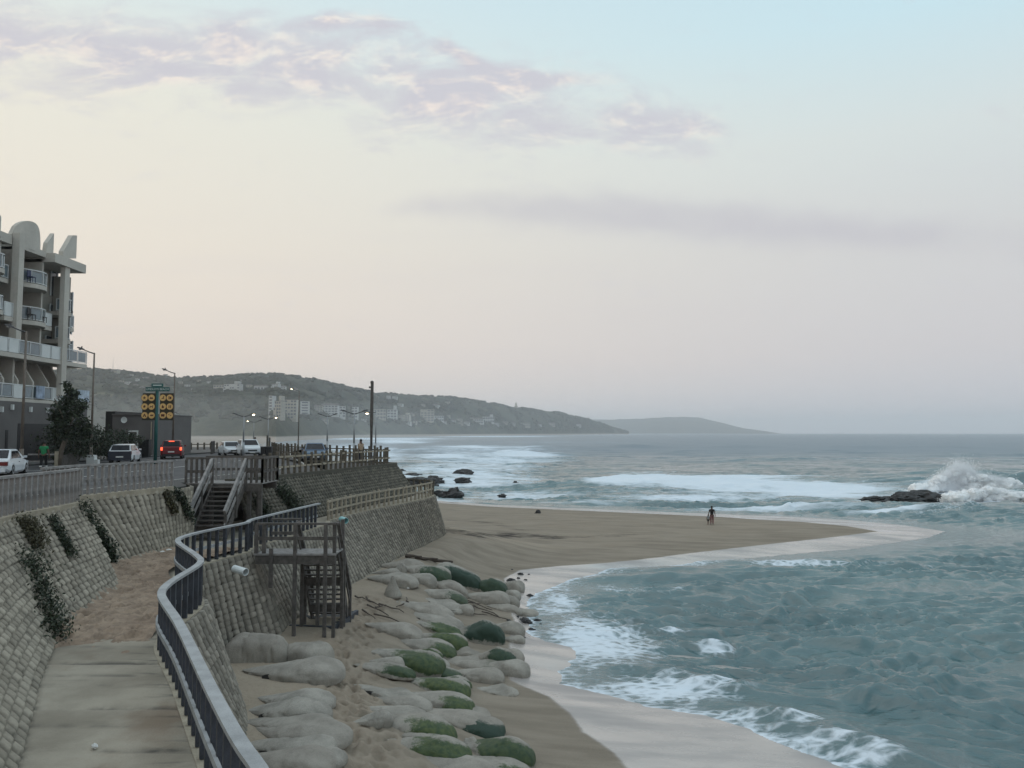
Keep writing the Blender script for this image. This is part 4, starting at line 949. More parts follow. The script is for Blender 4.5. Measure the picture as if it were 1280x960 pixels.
p = sand(491,745); mb = MB(); mb.lathe([(.42,0),(.40,.12),(.30,.35),(.16,.62),(.10,.85),(.02,.95)], 9, (p.x,p.y,p.z-.05)); mb.v = [(x+rng.normal(0,.03), y+rng.normal(0,.03), z) for x, y, z in mb.v]; tag(mb.build('sand_cone', M['bag'], loc=p, smooth=True), 'pointed lump of sand standing above the driftwood', 'sand lump')

# ---------------------------------------------------------------- breaking spray over the reef
m, T, b = newmat('spray'); b.inputs['Base Color'].default_value = (.93,.95,.97,1); b.inputs['Roughness'].default_value = 1; b.inputs['Specular IOR Level'].default_value = .1
b.inputs['Subsurface Weight'].default_value = .0; b.inputs['Subsurface Radius'].default_value = (1,1,1)
P = T.pos(); T.put(b.inputs['Normal'], T.bump(T.noise(P, 1.2, 5, .7), .9, .35)); M['spray'] = m
def splash(name, px, pybase, Wm, Hm, seed, label, prof):
    p = at(px, pybase, 0); r_ = np.random.default_rng(seed); mb = MB()
    # billowing lumps and flying drops, piled to the outline of the plume
    def top(u): return np.interp(u, [q[0] for q in prof], [q[1] for q in prof])
    oc_ = np.array([(1,0,0),(-1,0,0),(0,1,0),(0,-1,0),(0,0,1),(0,0,-1)]); of = [(0,2,4),(2,1,4),(1,3,4),(3,0,4),(2,0,5),(1,2,5),(3,1,5),(0,3,5)]
    # white water in the heart of the plume
    for _ in range(70):
        u = r_.uniform(-.95, .95); h0 = top(u)*Hm; z = h0*r_.uniform(0, .72); s = r_.uniform(.3, 1.1)*(1-.55*z/Hm); q = Vector((p.x+u*Wm/2, p.y+r_.normal(0,.5), z)); o_ = Vector((r_.uniform(0,99),)*3)
        nu_, nv_ = 22, 14; vs = []
        for i in range(nv_+1):
            f_ = -PI/2+PI*i/nv_
            for j in range(nu_):
                a = 2*PI*j/nu_; d = Vector((math.cos(f_)*math.cos(a)*1.3, math.cos(f_)*math.sin(a), math.sin(f_)*.9)); k = .95+.35*mnoise.noise(d*1.6+o_)+.25*mnoise.noise(d*5+o_)+.2*mnoise.noise(d*11+o_); vs.append(q+d*s*k)
        mb.add(vs, [(i*nu_+j, i*nu_+(j+1)%nu_, (i+1)*nu_+(j+1)%nu_, (i+1)*nu_+j) for i in range(nv_) for j in range(nu_)])
    # the mist itself: density that fills the outline of the plume
    m = bpy.data.materials.new('spray_mist'); m.use_nodes = True; T = NT(m.node_tree); T.n.remove(T.n['Principled BSDF'])
    oc2 = T.new('ShaderNodeTexCoord').outputs['Object']; sp = T.new('ShaderNodeSeparateXYZ'); T.l.new(oc2, sp.inputs[0])
    n_a = T.noise(oc2, .45, 6, .68); uu = T.math('ADD', T.math('DIVIDE', sp.outputs[0], Wm), .5)
    uu = T.math('ADD', uu, T.math('MULTIPLY', T.math('SUBTRACT', n_a, .5), .10))
    tp = T.ramp(uu, [((q[0]+1)/2, (q[1],)*3) for q in prof])
    hh_ = T.math('MULTIPLY', tp, T.math('ADD', .62, T.math('MULTIPLY', n_a, .76)))
    zz_ = T.math('DIVIDE', sp.outputs[2], Hm)
    d_ = T.smooth(T.math('SUBTRACT', hh_, zz_), -.02, .22)
    yv = T.math('DIVIDE', sp.outputs[1], T.math('ADD', .8, T.math('MULTIPLY', T.math('SUBTRACT', 1, zz_), 1.0)))
    d_ = T.math('MULTIPLY', d_, T.smooth(T.math('ABSOLUTE', yv), 1.0, .45))
    d_ = T.math('MULTIPLY', d_, T.smooth(T.noise(oc2, 1.5, 5, .7), .30, .62))
    pv = T.new('ShaderNodeVolumePrincipled'); pv.inputs['Color'].default_value = (.97,.98,1,1); T.put(pv.inputs['Density'], T.math('MULTIPLY', d_, DENS)); pv.inputs['Anisotropy'].default_value = .1
    T.l.new(pv.outputs[0], [q for q in T.n if q.type == 'OUTPUT_MATERIAL'][0].inputs['Volume'])
    mv = MB(); mv.box((p.x, p.y, Hm*.62), (Wm*1.1, 4.2, Hm*1.24)); o = mv.build('sea_mist', m, loc=p); tag(o, label.replace('white', 'soft white mist of the').replace('lower soft', 'lower soft') if 'plume' in label[:12] else 'mist hanging over the '+label, 'spray', kind='stuff')
    # and the drops torn off it
    for _ in range(NDROP):
        u = np.clip(r_.normal(0, .5), -1.1, 1.1); h0 = top(u)*Hm; z = h0*min(1.25, abs(r_.normal(.58, .26))); s = abs(r_.normal(0, .018))+.012
        sc_ = np.array([s*r_.uniform(.8,1.5), s, s*r_.uniform(.8,2.0)])
        q = np.array([p.x+u*Wm/2+r_.normal(0,.3), p.y+r_.normal(0, .9), z]); mb.add((oc_*sc_+q).tolist(), of)
    o = mb.build(name, M['spray'], loc=p, smooth=True); tag(o, label, 'spray', kind='stuff')
DENS = 1.3; NDROP = 20000
splash('sea_spray', 1208, 613, 18, 4.9, 5, 'white plume of spray thrown up behind the black reef', [(-1,.0),(-.8,.18),(-.5,.55),(-.25,.92),(-.08,1.0),(.06,.96),(.14,.72),(.22,.62),(.5,.55),(.8,.42),(1,.2)])
NDROP = 5000
splash('sea_spray', 1240, 628, 12, 2.3, 6, 'lower white foam right of the plume', [(-1,.25),(-.6,.8),(0,1),(.4,.8),(1,.5)])

# ---------------------------------------------------------------- creepers on the pale walls
m, T, b = newmat('leaf_dark'); P = T.pos(); n = T.noise(P, 3, 4); ob2 = T.new('ShaderNodeNewGeometry').outputs['Random Per Island']
c = T.mix(T.smooth(T.math('ADD', T.math('MULTIPLY', n, .6), T.math('MULTIPLY', ob2, .5)), .3, .8), (.008,.016,.008), (.030,.044,.018)); T.put(b.inputs['Base Color'], c); b.inputs['Roughness'].default_value = .6; M['leaf'] = m
m2 = m.copy(); m2.name = 'leaf_olive'; [n_ for n_ in m2.node_tree.nodes if n_.type == 'MIX'][0].inputs[6].default_value = (.03,.028,.012,1); [n_ for n_ in m2.node_tree.nodes if n_.type == 'MIX'][0].inputs[7].default_value = (.075,.068,.032,1); M['leaf_olive'] = m2
def leaves(mb, c, spread, n, size, r_=rng, droop=.4):
    for _ in range(n):
        q = Vector(c)+Vector((r_.normal(0,spread[0]), r_.normal(0,spread[1]), r_.normal(0,spread[2])))
        a = Vector((r_.normal(), r_.normal(), r_.normal()-droop)).normalized(); b_ = a.cross(Vector((r_.normal(), r_.normal(), r_.normal()))).normalized()
        s = size*r_.uniform(.6,1.4)
        mb.add([q-a*s, q+b_*s*.45, q+a*s, q-b_*s*.45], [(0,1,2,3)])
def wall_pt(px, py):
    """point on the upper wall behind a pixel: ray against the nearer slope"""
    best = None
    for (Tp, Fp) in ((UWA_T,UWA_F),(UWB_T,UWB_F),(UWC_T,UWC_F)):
        Tc, Fc = catmull(Tp), catmull(Fp)
        dx, dy, dz = ray(px, py); d = Vector((dx,dy,dz)); o = Vector((0,0,ZC))
        for i in range(len(Tc)-1):
            A1, B1, C1 = Vector((*Fc[i],WZ)), Vector((*Fc[i+1],WZ)), Vector((*Tc[i],RZ)); D1 = Vector((*Tc[i+1],RZ))
            from mathutils.geometry import intersect_ray_tri
            for tri in ((A1,B1,C1),(B1,D1,C1)):
                h_ = intersect_ray_tri(*tri, d, o, True)
                if h_ and (best is None or h_.y < best.y): best = h_
    return best
for pts, sp, n, m_, lab in [
    ([(28,700),(36,720),(44,745),(52,765),(58,785),(62,800)], .16, 220, 'leaf', 'long dense dark creeper hanging down the nearer pale wall to the walkway'),
    ([(25,655),(33,668),(40,685)], .13, 150, 'leaf_olive', 'olive yellowing creeper under the railing at the near end of the pale wall'),
    ([(60,652),(68,668),(76,684),(84,696)], .07, 90, 'leaf', 'thin dark creeper strand halfway along the nearer pale wall'),
    ([(97,634),(108,652),(120,672),(130,690),(136,703)], .10, 130, 'leaf', 'dark creeper filling the corner where the two pale walls meet'),
    ([(203,620),(209,634),(213,642)], .08, 60, 'leaf_olive', 'small olive creeper high on the ribbed wall, left one of the pair'),
    ([(216,618),(224,630),(230,645),(240,660)], .10, 80, 'leaf', 'dark creeper beside the left handrail of the upper stairs'),
    ([(345,612),(352,622),(360,632),(366,640)], .22, 150, 'leaf', 'dark green creeper on the mossy wall above the wooden landing'),
    ([(318,630),(325,640),(330,652)], .14, 80, 'leaf', 'dark green clump on the mossy wall just right of the stairs')]:
    mb = MB()
    for i in range(len(pts)-1):
        for t in np.linspace(0, 1, 5):
            q = wall_pt(pts[i][0]+(pts[i+1][0]-pts[i][0])*t, pts[i][1]+(pts[i+1][1]-pts[i][1])*t)
            if q is None: continue
            q = q+Vector((.20,-.12,.12)); leaves(mb, q, (sp,sp,sp*.9), max(16, n*11//((len(pts)-1)*5)), .042+.022*(q.y > 25))
    if mb.f:
        o = mb.build('creeper', M[m_], loc=mb.v[0]); tag(o, lab, 'creeper', 'creepers on the seawall')
# ---------------------------------------------------------------- far shore: hills, woods, houses
CX  = [-500,-200,   0, 200, 330, 345, 400, 450, 500, 600, 650, 700, 735, 785]
CD  = [1000,1000,1000,1000, 900, 760,1130,1500,1750,2500,3000,3500,3900,4450]
RX  = [-500,-200,100,130,150,180,215,260,310,340,380,430,470,500,560,600,640,700,735,750,765,786]
RY  = [473,466,467,468,470,472,476,476,473,473,479,486,494,496,498,503,510,517,525,529,535,540.6]
RDX = [-500, 130, 320, 470, 560, 640, 735, 785]
RD  = [1600,1800,2100,2600,3100,3500,4300,4600]
def colx(px): return (px-640)/F/CP   # tangent of the bearing for a column near the horizon
def hill_z(px, D):
    dc = np.interp(px, CX, CD); dr = np.interp(px, RDX, RD); hr = (541-np.interp(px, RX, RY))/F*dr+ZC
    x = D*(px-640)/F
    t = np.clip((D-dc-60)/(dr-dc-60), 0, 2)
    up = np.where(t <= 1, sstep(t, -.15, 1.02)*.55+.45*np.clip(t,0,1)**.8, 1-.3*(t-1))
    n = (fbm(x/260, D/260, 4, 51)-.5)*.34*np.clip(1-np.abs(t-1), 0, 1)**0*np.clip(t*3, 0, 1)*np.clip((1-t)*4+.12, .12, 1)
    bench = np.clip((D-dc)/70, 0, 1)
    z = np.where(D < dc, -1.5, 3.2*bench+np.clip((D-dc-70)/60, 0, 1)*5+hr*up*(1+n)*np.clip((D-dc-50)/120, 0, 1))
    return np.minimum(z, hr*1.02+2*(fbm(x/40, D/40, 2, 4)))
pxs = np.concatenate([np.arange(-500, 0, 8), np.arange(0, 788, 2.0)]); ts = np.concatenate([np.linspace(-.06, .25, 36)[:-1], np.linspace(.25, 1.0, 60), [1.1,1.3,1.6]])
PX, TT = np.meshgrid(pxs, ts, indexing='xy')
dc, dr = np.interp(PX, CX, CD), np.interp(PX, RDX, RD); D = dc+(dr-dc)*TT
Z = hill_z(PX, D); X = D*(PX-640)/F
Z = Z+np.where(Z > 9, (fbm(X/9, D/9, 3, 90)-.5)*7*np.clip(TT*4,0,1), 0)
sandm = np.clip(1-(Z-3)/5, 0, 1)*(D > dc-5)
m, T, b = newmat('far_hillside'); P = T.pos()
g = T.noise(P, .012, 6, .6); g2 = T.noise(P, .11, 4)
c = T.mix(T.smooth(T.math('ADD', T.math('MULTIPLY', g, .6), T.math('MULTIPLY', g2, .4)), .38, .62), (.030,.036,.026), (.075,.078,.055))
c = T.mix(T.smooth(T.noise(P, .006, 5), .60, .70), c, (.125,.12,.075))
c = T.mix(T.smooth(T.attr('sandy'), .35, .8), c, (.34,.30,.265)); T.put(b.inputs['Base Color'], c); b.inputs['Roughness'].default_value = 1; b.inputs['Specular IOR Level'].default_value = 0
M['hill'] = m
hills = grid_mesh('hills', X, D, Z, m, None, {'sandy': sandm}); tag(hills, kind='structure')
# low land between the promenade and the far beach
pxs = np.arange(-700, 400, 12.0); ds_ = np.concatenate([np.linspace(100, 300, 20), np.linspace(320, 1010, 20)])
PX, D = np.meshgrid(pxs, ds_, indexing='xy')
cx_ = np.interp(D, [100,116,190,380,760,1010], [506,450,345,330,344,390])      # where this land ends towards the sea
Z = np.clip((cx_-PX)/np.maximum(F*30/D, 1), 0, 1)*np.interp(D, [100,125,300,700,1010], [6.8,5.5,3.6,3.0,3.2])-.4
X = D*(PX-640)/F; Z = Z+(fbm(X/12, D/12, 3, 5)-.5)*.8*(Z > 1)
flat_ = grid_mesh('terrain', X, D, Z, m, Z[:-1,:-1] > -.35, {'sandy': np.clip(1.25-fbm(X/60, D/60, 3, 2)*.8, 0, 1)}); tag(flat_, kind='structure')
# the headland behind
pxs = np.arange(715, 978, 3.0); ts = np.linspace(0, 1.3, 30); PX, TT = np.meshgrid(pxs, ts, indexing='xy')
dc, dr = 7300+0*PX, 8600+0*PX; D = dc+(dr-dc)*TT
hr = np.maximum((541-np.interp(PX, [715,735,760,800,850,872,900,930,958,976], [524,522.5,523.5,522.5,520.5,520.5,527,534.5,538.2,541]))/F*8600+ZC-9, 0)
Z = hr*np.where(TT < 1, sstep(TT, -.1, 1), 1-.5*(TT-1))*(1+(fbm(PX/9, TT*4, 3, 8)-.5)*.12)-1*(TT < .02); X = D*(PX-640)/F
tag(grid_mesh('hills', X, D, Z, m, None, {'sandy': 0*Z}), kind='structure')
# woods on the slopes
m, T, b = newmat('far_foliage'); isl = T.new('ShaderNodeNewGeometry').outputs['Random Per Island']
T.put(b.inputs['Base Color'], T.mix(isl, (.016,.022,.014), (.062,.064,.042))); b.inputs['Roughness'].default_value = 1; b.inputs['Specular IOR Level'].default_value = 0; M['wood'] = m
V, Fc, n = [], [], 0
ph = (1+5**.5)/2
ico = np.array([(-1,ph,0),(1,ph,0),(-1,-ph,0),(1,-ph,0),(0,-1,ph),(0,1,ph),(0,-1,-ph),(0,1,-ph),(ph,0,-1),(ph,0,1),(-ph,0,-1),(-ph,0,1)])/1.9
icf = np.array([(0,11,5),(0,5,1),(0,1,7),(0,7,10),(0,10,11),(1,5,9),(5,11,4),(11,10,2),(10,7,6),(7,1,8),(3,9,4),(3,4,2),(3,2,6),(3,6,8),(3,8,9),(4,9,5),(2,4,11),(6,2,10),(8,6,7),(9,8,1)])
N = 9000; qx = rng.uniform(40, 785, N); qt = rng.uniform(.05, 1.0, N)**.85
dc, dr = np.interp(qx, CX, CD), np.interp(qx, RDX, RD); D = dc+80+(dr-dc-80)*qt; z = hill_z(qx, D)
ok = (fbm(qx/14, D/90, 3, 33) > .44) & (z > 7); qx, D, z = qx[ok], D[ok], z[ok]
s = rng.uniform(2.6, 6.5, len(qx)); vv = ico[None]*(1+rng.normal(0, .22, (len(qx),12,1)))*s[:,None,None]*np.array([1.15,1.15,.85])+np.stack([D*(qx-640)/F, D, z+s*.35], -1)[:,None,:]
me = bpy.data.meshes.new('far_woods'); me.from_pydata(vv.reshape(-1,3).tolist(), [], (icf[None]+12*np.arange(len(qx))[:,None,None]).reshape(-1,3).tolist()); me.materials.append(M['wood'])
o = bpy.data.objects.new('far_woods', me); COL.objects.link(o); tag(o, 'dark woods and bush covering the far hillside', 'woods', kind='stuff')
def on_hill(px, py):
    D = np.arange(np.interp(px, CX, CD)+20, np.interp(px, RDX, RD)+5, 4.0); z = hill_z(np.full_like(D, px), D); y = 541-(z-ZC)/D*F
    i = np.argmax(y <= py) if (y <= py).any() else len(D)-1
    return Vector((D[i]*(px-640)/F, D[i], z[i]))
hcount = {}
def house(px, py, w, h, label, kind='flat', wallm='far_wall', group=None, cat='house', floors=None, cols=None, depth=None, name='hillside_house'):
    p = on_hill(px, py); k = p.y/F; W, H = w*k, h*k; dp = depth or max(6, min(W*.7, 14)); g0 = p.z-4
    root = thing(name, label, cat, p, group=group)
    rz = rng.uniform(-.35, .35)
    c, s = math.cos(rz), math.sin(rz)
    tr = lambda x, y, z: (p.x+x*c-y*s, p.y+x*s+y*c, z)
    def bx(mb, x0, x1, y0, y1, z0, z1): mb.add([tr(x, y, z) for z in (z0, z1) for x, y in ((x0,y0),(x1,y0),(x1,y1),(x0,y1))], [(0,3,2,1),(4,5,6,7),(0,1,5,4),(1,2,6,5),(2,3,7,6),(3,0,4,7)])
    mb = MB(); bx(mb, -W/2, W/2, 0, dp, g0, p.z+H)
    if kind == 'step': bx(mb, -W/2, -W*.1, -2.5, -.01, g0, p.z+H*.6); bx(mb, W*.15, W*.4, .5, dp-.5, p.z+H, p.z+H*1.35)
    mb.build('wall', M[wallm], root)
    mb = MB()
    if kind == 'gable':
        hh = min(W, dp)*.28
        mb.add([tr(-W/2-.4,-.5,p.z+H), tr(W/2+.4,-.5,p.z+H), tr(W/2+.4,dp+.5,p.z+H), tr(-W/2-.4,dp+.5,p.z+H), tr(-W/2-.4,dp/2,p.z+H+hh), tr(W/2+.4,dp/2,p.z+H+hh)], [(0,1,5,4),(2,3,4,5),(1,2,5),(3,0,4),(0,3,2,1)])
    else: bx(mb, -W/2-.3, W/2+.3, -.3, dp+.3, p.z+H+.01, p.z+H+.6)
    mb.build('roof', M['far_roof'], root)
    nf = floors or max(1, round(H/3.1)); nc = cols or max(2, round(W/4.5))
    src = None
    for i in range(nf):
        for j in range(nc):
            if nf*nc > 12 and rng.random() < .12: continue
            x = -W/2+W*(j+.5)/nc; z0 = p.z+H*(i+.28)/nf; z1 = p.z+H*(i+.78)/nf
            mb = MB(); bx(mb, x-W/nc*.34, x+W/nc*.34, -.06-(2.55 if kind == 'step' and x < -W*.1 and z1 < p.z+H*.6 else 0), .05, z0, z1); mb.build('window', M['far_window'], root)
    return root
AB = 'apartment_building'
for a in [
 (289,490,22,10,'long white apartment block with cut roofline high on the far hill','step','far_wall',None,'building',3,6,12,AB),
 (273,488,14,7,'grey-white house row left of the long white block','flat','far_wall_tan',None,'building',2,4,10,AB),
 (325,489,16,6,'low white sheds left of the bright villas on the hill','gable','far_wall',None,'building',1,4,10,AB),
 (343,488,9,8,'white villa with stepped roof above the tall towers','step','far_wall',None,'house'),
 (352,490,8,7,'white villa right of the stepped one above the towers','gable','far_wall',None,'house'),
 (338,521,5,26,'slim bright white tower at the left of the shore blocks','flat','far_wall',None,'building',7,1,10,AB),
 (347,522,9,20,'broken grey block between the slim tower and the tan block','step','far_wall_tan',None,'building',5,3,10,AB),
 (363,524,15,24,'wide tan apartment block behind the tallest thin street lamp','flat','far_wall_tan',None,'building',6,4,14,AB),
 (381,522,11,20,'pale blue grey apartment block with balcony bands right of the tan block','flat','far_wall',None,'building',6,1,12,AB),
 (398,515,10,7,'low pale house on the slope right of the banded block','gable','far_wall_tan',None,'house'),
 (412,519,20,12,'grey white apartment block with gable left of the two dark pines','gable','far_wall',None,'building',4,5,14,AB),
 (424,522,16,14,'boxy pale blue flats just left of the two dark pines','flat','far_wall',None,'building',4,4,14,AB),
 (443,523,8,14,'narrow white block just right of the two dark pines','flat','far_wall',None,'building',4,2,10,AB),
 (475,524,15,12,'brownish red walled building behind the tall dark post','flat','far_wall_tan',None,'building',3,4,12,AB),
 (490,526,12,14,'pale stepped building right of the tall dark post','step','far_wall',None,'building',4,3,12,AB),
 (505,527,14,8,'stepped pale houses descending the slope','step','far_wall_tan',None,'house'),
 (493,502,6,6,'white house high on the slope above the stepped buildings','gable','far_wall',None,'house'),
 (486,500,5,5,'small white house beside the high one above the stepped buildings','gable','far_wall',None,'house'),
 (534,527,17,15,'square cream apartment block with dark side wall','flat','far_wall_tan',None,'building',5,4,16,AB),
 (549,527,12,7,'low pale wing right of the square cream block','flat','far_wall',None,'building',2,4,10,AB),
 (597,530,14,6,'white terrace of holiday houses near the far beach, left part','gable','far_wall',None,'house',2,5),
 (611,529,14,8,'white terrace of holiday houses near the far beach, taller right part','step','far_wall',None,'house',2,5),
 (656,534,14,5,'yellowish cream building alone above the far beach','flat','far_wall_tan',None,'building',2,5,14,AB),
 (722,534,9,3,'pair of tiny white houses under the row of far trees','gable','far_wall',None,'house'),
 (141,468,9,6,'boxy silhouetted building on the skyline left of the mast','flat','far_wall_tan',None,'building',2,3,10,AB),
]: house(*a)
small = [(163,470),(170,476),(180,475),(158,481),(168,484),(176,487),(190,489),(205,472),(225,481),(233,484),(247,478),(260,480),(240,489),(300,478),(310,484),(360,494),(368,489),(146,487),(150,478),(500,508),(515,521),(522,529),(560,523),(566,528),(575,527),(583,531),(590,526),(620,532),(630,530),(641,532),(575,531),(556,530),(518,530),(510,531),(530,508),(545,510),(558,505),(458,519),(405,528),(455,527),(690,533),(676,533),(138,483),(216,490)]
for i, (x, y) in enumerate(small):
    house(x+rng.uniform(-1,1), y, rng.uniform(4,8), rng.uniform(2.2,3.6), 'small pale house scattered among the bush of the far hillside', 'gable' if i % 3 else 'flat', 'far_wall' if i % 2 else 'far_wall_tan', 'small houses on the far hillside')
def far_tree(px, py, w, h, label, kind='round', group=None):
    p = on_hill(px, py); k = p.y/F; W, H = w*k, h*k; root = thing('far_tree', label, 'tree', p, group=group)
    mb = MB(); mb.tube([(p.x,p.y,p.z-2),(p.x,p.y,p.z+H*.8)], W*.07, 6, W*.03); mb.build('trunk', M['bark'], root)
    mb = MB(); r_ = np.random.default_rng(int(px))
    for i in range(70):
        t = r_.uniform(.15, 1); rr = W/2*((1-t)*.95+.08 if kind == 'pine' else math.sin(PI*min(1, t*.9+.1))**.6); a = r_.uniform(0, 6.28)
        q = Vector((p.x+math.cos(a)*rr*r_.uniform(.3,1), p.y+math.sin(a)*rr*r_.uniform(.3,1), p.z+H*t)); s = W*.13*r_.uniform(.6,1.3)
        mb.add([tuple(q+Vector(v)*s) for v in ico*np.array([1.3,1.3,.7])], [tuple(f) for f in icf])
    mb.build('crown', M['wood'], root)
far_tree(433,525,7,20,'left one of two dark conical pines on the far shore','pine'); far_tree(439,525,7,17,'right one of two dark conical pines on the far shore','pine')
for i, (x, y, h_) in enumerate([(702,534,7),(714,534,8),(718,534,12),(722,533,11),(726,534,12),(730,534,10),(736,534,12),(740,535,8)]): far_tree(x, y, 4, h_, 'dark tree in the row standing along the end of the far ridge', 'round', 'trees along the far ridge end')
p = on_hill(140,468); mb = MB(); q = on_hill(139.5,466); mb.tube([(q.x,q.y,q.z-3),(q.x,q.y,q.z+34)], .5, 6, .15)
q = on_hill(139.4,466); o = mb.build('radio_mast', M['lamp_dark'], loc=q); tag(o, 'thin radio mast on the skyline above the hotel end', 'mast')
q = on_hill(645,509.5); mb = MB(); mb.lathe([(9,-4),(8,6),(4.5,9),(4,18),(1,24)], 7, q); tag(mb.build('hilltop_tower', M['far_wall_tan'], loc=q), 'small stepped tower on the far ridge line', 'tower')

# ---------------------------------------------------------------- hotel
XF = -37.5
fx = lambda px, X=XF: atx(px, 390, X).y
def fz(px, py, X=XF): return atx(px, py, X).z
Z1, Z2, Z3, Z4, ZR = 12.0, 15.35, 18.1, 21.0, 24.0
root = thing('hotel_building', 'beige seafront hotel with arched parapet and stacked curved balconies', 'building', (XF, 56, RZ))
YE = fx(97)
def hb(name, m, boxes, parent=root):
    mb = MB()
    for (x0,x1,y0,y1,z0,z1) in boxes: mb.box(((x0+x1)/2,(y0+y1)/2,(z0+z1)/2), (abs(x1-x0),abs(y1-y0),abs(z1-z0)))
    return mb.build(name, m, parent)
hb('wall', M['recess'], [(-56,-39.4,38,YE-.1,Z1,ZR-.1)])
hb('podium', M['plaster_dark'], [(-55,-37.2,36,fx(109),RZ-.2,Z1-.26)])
hb('roof', M['roof_tile'], [(-55.5,-39.9,38.2,fx(66),ZR-.09,ZR+1.0),(-55,-41.5,39,fx(66)-1,ZR+1.005,ZR+1.7)])
hb('roof_eave', M['plaster'], [(-39.6,-37.9,37.5,fx(18),ZR-.35,ZR+.35),(-39.38,-37.6,fx(27),fx(58),ZR-.5,ZR-.02)])
# arched parapet (bowed front) and its returns
def arch(y0, y1, zb, zt, X, bow, th=.3, n=14):
    mb = MB(); P = []
    for i in range(n+1):
        t = i/n; y = y0+(y1-y0)*t; x = X+bow*math.sin(PI*t); e = abs(2*t-1)
        P.append((x, y, zb+(zt-zb)*(.34+.66*(max(0,1-e**2.3))**.6)))
    for a_, b_ in zip(P[:-1], P[1:]): mb.add([(a_[0],a_[1],zb),(b_[0],b_[1],zb),b_,a_,(a_[0]-th,a_[1],zb),(b_[0]-th,b_[1],zb),(b_[0]-th,b_[1],b_[2]),(a_[0]-th,a_[1],a_[2])], [(0,1,2,3),(7,6,5,4),(3,2,6,7),(0,4,5,1)])
    return mb
arch(fx(19.5), fx(56), ZR-.3, fz(38,275.5)+.0, XF-.55, .5).build('arch_parapet', M['plaster'], root)
arch(fx(-22), fx(-1), ZR-.3, ZR+1.2, XF-.2, .5).build('arch_parapet', M['plaster'], root)
mb = MB(); y0, y1 = fx(56)+.1, fx(67); mb.slab([(XF-.2,y0,ZR-.6),(XF-.2,y1,ZR-.6),(XF-.2,y1,fz(67,290)),(XF-.2,y0+.25,fz(57,301))], (-.35,0,0)); mb.build('raked_parapet', M['plaster'], root)
mb = MB(); y0, y1 = fx(72), fx(88.5)
mb.slab([(XF+.3,y0,fz(72,322)),(XF+.3,y1,fz(88,322)),(XF+.3,y1,fz(88,292.5)),(XF+.3,fx(83),fz(83,292.5)),(XF+.3,y0,fz(72,313))], (-.4,0,0)); mb.build('roof_fin', M['plaster'], root)
hb('pier', M['plaster'], [(XF-.45,XF+.1,fx(19.5),fx(26),Z3-2.7,ZR+.6)])
hb('pier', M['plaster'], [(XF+.05,XF+.45,fx(73),fx(79),Z2-2.9,fz(72,322))])
hb('canopy_slab', M['plaster'], [(XF-2.2,XF+.6,fx(57),fx(97),fz(80,335),fz(80,324))])
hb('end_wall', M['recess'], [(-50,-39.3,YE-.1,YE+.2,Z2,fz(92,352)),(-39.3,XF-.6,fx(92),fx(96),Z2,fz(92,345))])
hb('party_wall', M['plaster'], [(-39.39,-38.0,fx(27),fx(27)+.22,Z1,ZR-.3),(-39.39,-37.9,fx(57),fx(57)+.2,Z2,ZR-.6),(-39.39,-38.2,fx(7),fx(7)+.25,Z1,ZR-.3)])
# windows and doors in the recesses
for (a_, b_, z0, z1) in [(8,18,Z4,Z4+2.2),(8,18,Z3,Z3+2.2),(-14,5,Z4,Z4+2.2),(-14,5,Z3,Z3+2.2),(62,70,Z4,Z4+2.2),(62,70,Z3,Z3+2.2),(80,90,Z4-1.0,Z4+.9),(80,90,Z3,Z3+2.1),(4,12,Z2,Z2+2.2),(58,68,Z2,Z2+2.2),(82,92,Z2,Z2+2.2),(30,38,Z4,Z4+2.1),(40,50,Z3,Z3+2.1)]:
    o = hb('window', M['glass_dark'], [(-39.38,-39.3,fx(a_,-39.3),fx(b_,-39.3),z0+.1,z1)])
    for c_ in (a_, b_):
        f_ = hb('frame', M['rail_white'], [(-39.35,-39.24,fx(c_,-39.3)-.055,fx(c_,-39.3)+.055,z0+.05,z1+.06)]); f_.parent = o
def balcony(ya, yb, z, bow, panels=None, solid=(), X=XF-.5, back=1.4, name='balcony'):
    """curved slab with white posts, rail and glass"""
    n = 10; pts = [(X+bow*math.sin(PI*i/n)**.8 if bow else X, ya+(yb-ya)*i/n) for i in range(n+1)]
    mb = MB(); mb.prism([(X-back, ya)]+pts+[(X-back, yb)], z-.34, z); s_ = mb.build('balcony', M['plaster'], root)
    off = Vector(s_.location)+root.location
    mb = MB(); mb.sweep([(x-.06, y, z+1.05) for x, y in pts], .07, .07); r_ = mb.build('rail', M['rail_white'], root); r_.parent = s_
    mb = MB(); mb.sweep([(x-.06, y, z+.10) for x, y in pts], .06, .06); r_ = mb.build('rail', M['rail_white'], root); r_.parent = s_
    L = arclen(np.array(pts)); k = panels or max(2, round(L[-1]/1.0))
    for i in range(k+1):
        x, y = along(np.array(pts), [L[-1]*i/k])[0]; mb = MB(); mb.box((x-.06, y, z+.55), (.06,.06,1.0)); r_ = mb.build('post', M['rail_white'], root); r_.parent = s_
    for i in range(k):
        a0, a1 = along(np.array(pts), [L[-1]*(i+.08)/k])[0], along(np.array(pts), [L[-1]*(i+.92)/k])[0]
        if i in solid:
            mb = MB(); mb.slab([(a0[0]-.02,a0[1],z+.03),(a1[0]-.02,a1[1],z+.03),(a1[0]-.02,a1[1],z+1.0),(a0[0]-.02,a0[1],z+1.0)], (-.1,0,0)); r_ = mb.build('solid_panel', M['white_panel'], root)
        else:
            mb = MB(); mb.slab([(a0[0]-.07,a0[1],z+.16),(a1[0]-.07,a1[1],z+.16),(a1[0]-.07,a1[1],z+.98),(a0[0]-.07,a0[1],z+.98)], (-.02,0,0)); r_ = mb.build('glass_panel', M['glass_balcony'], root)
        r_.parent = s_
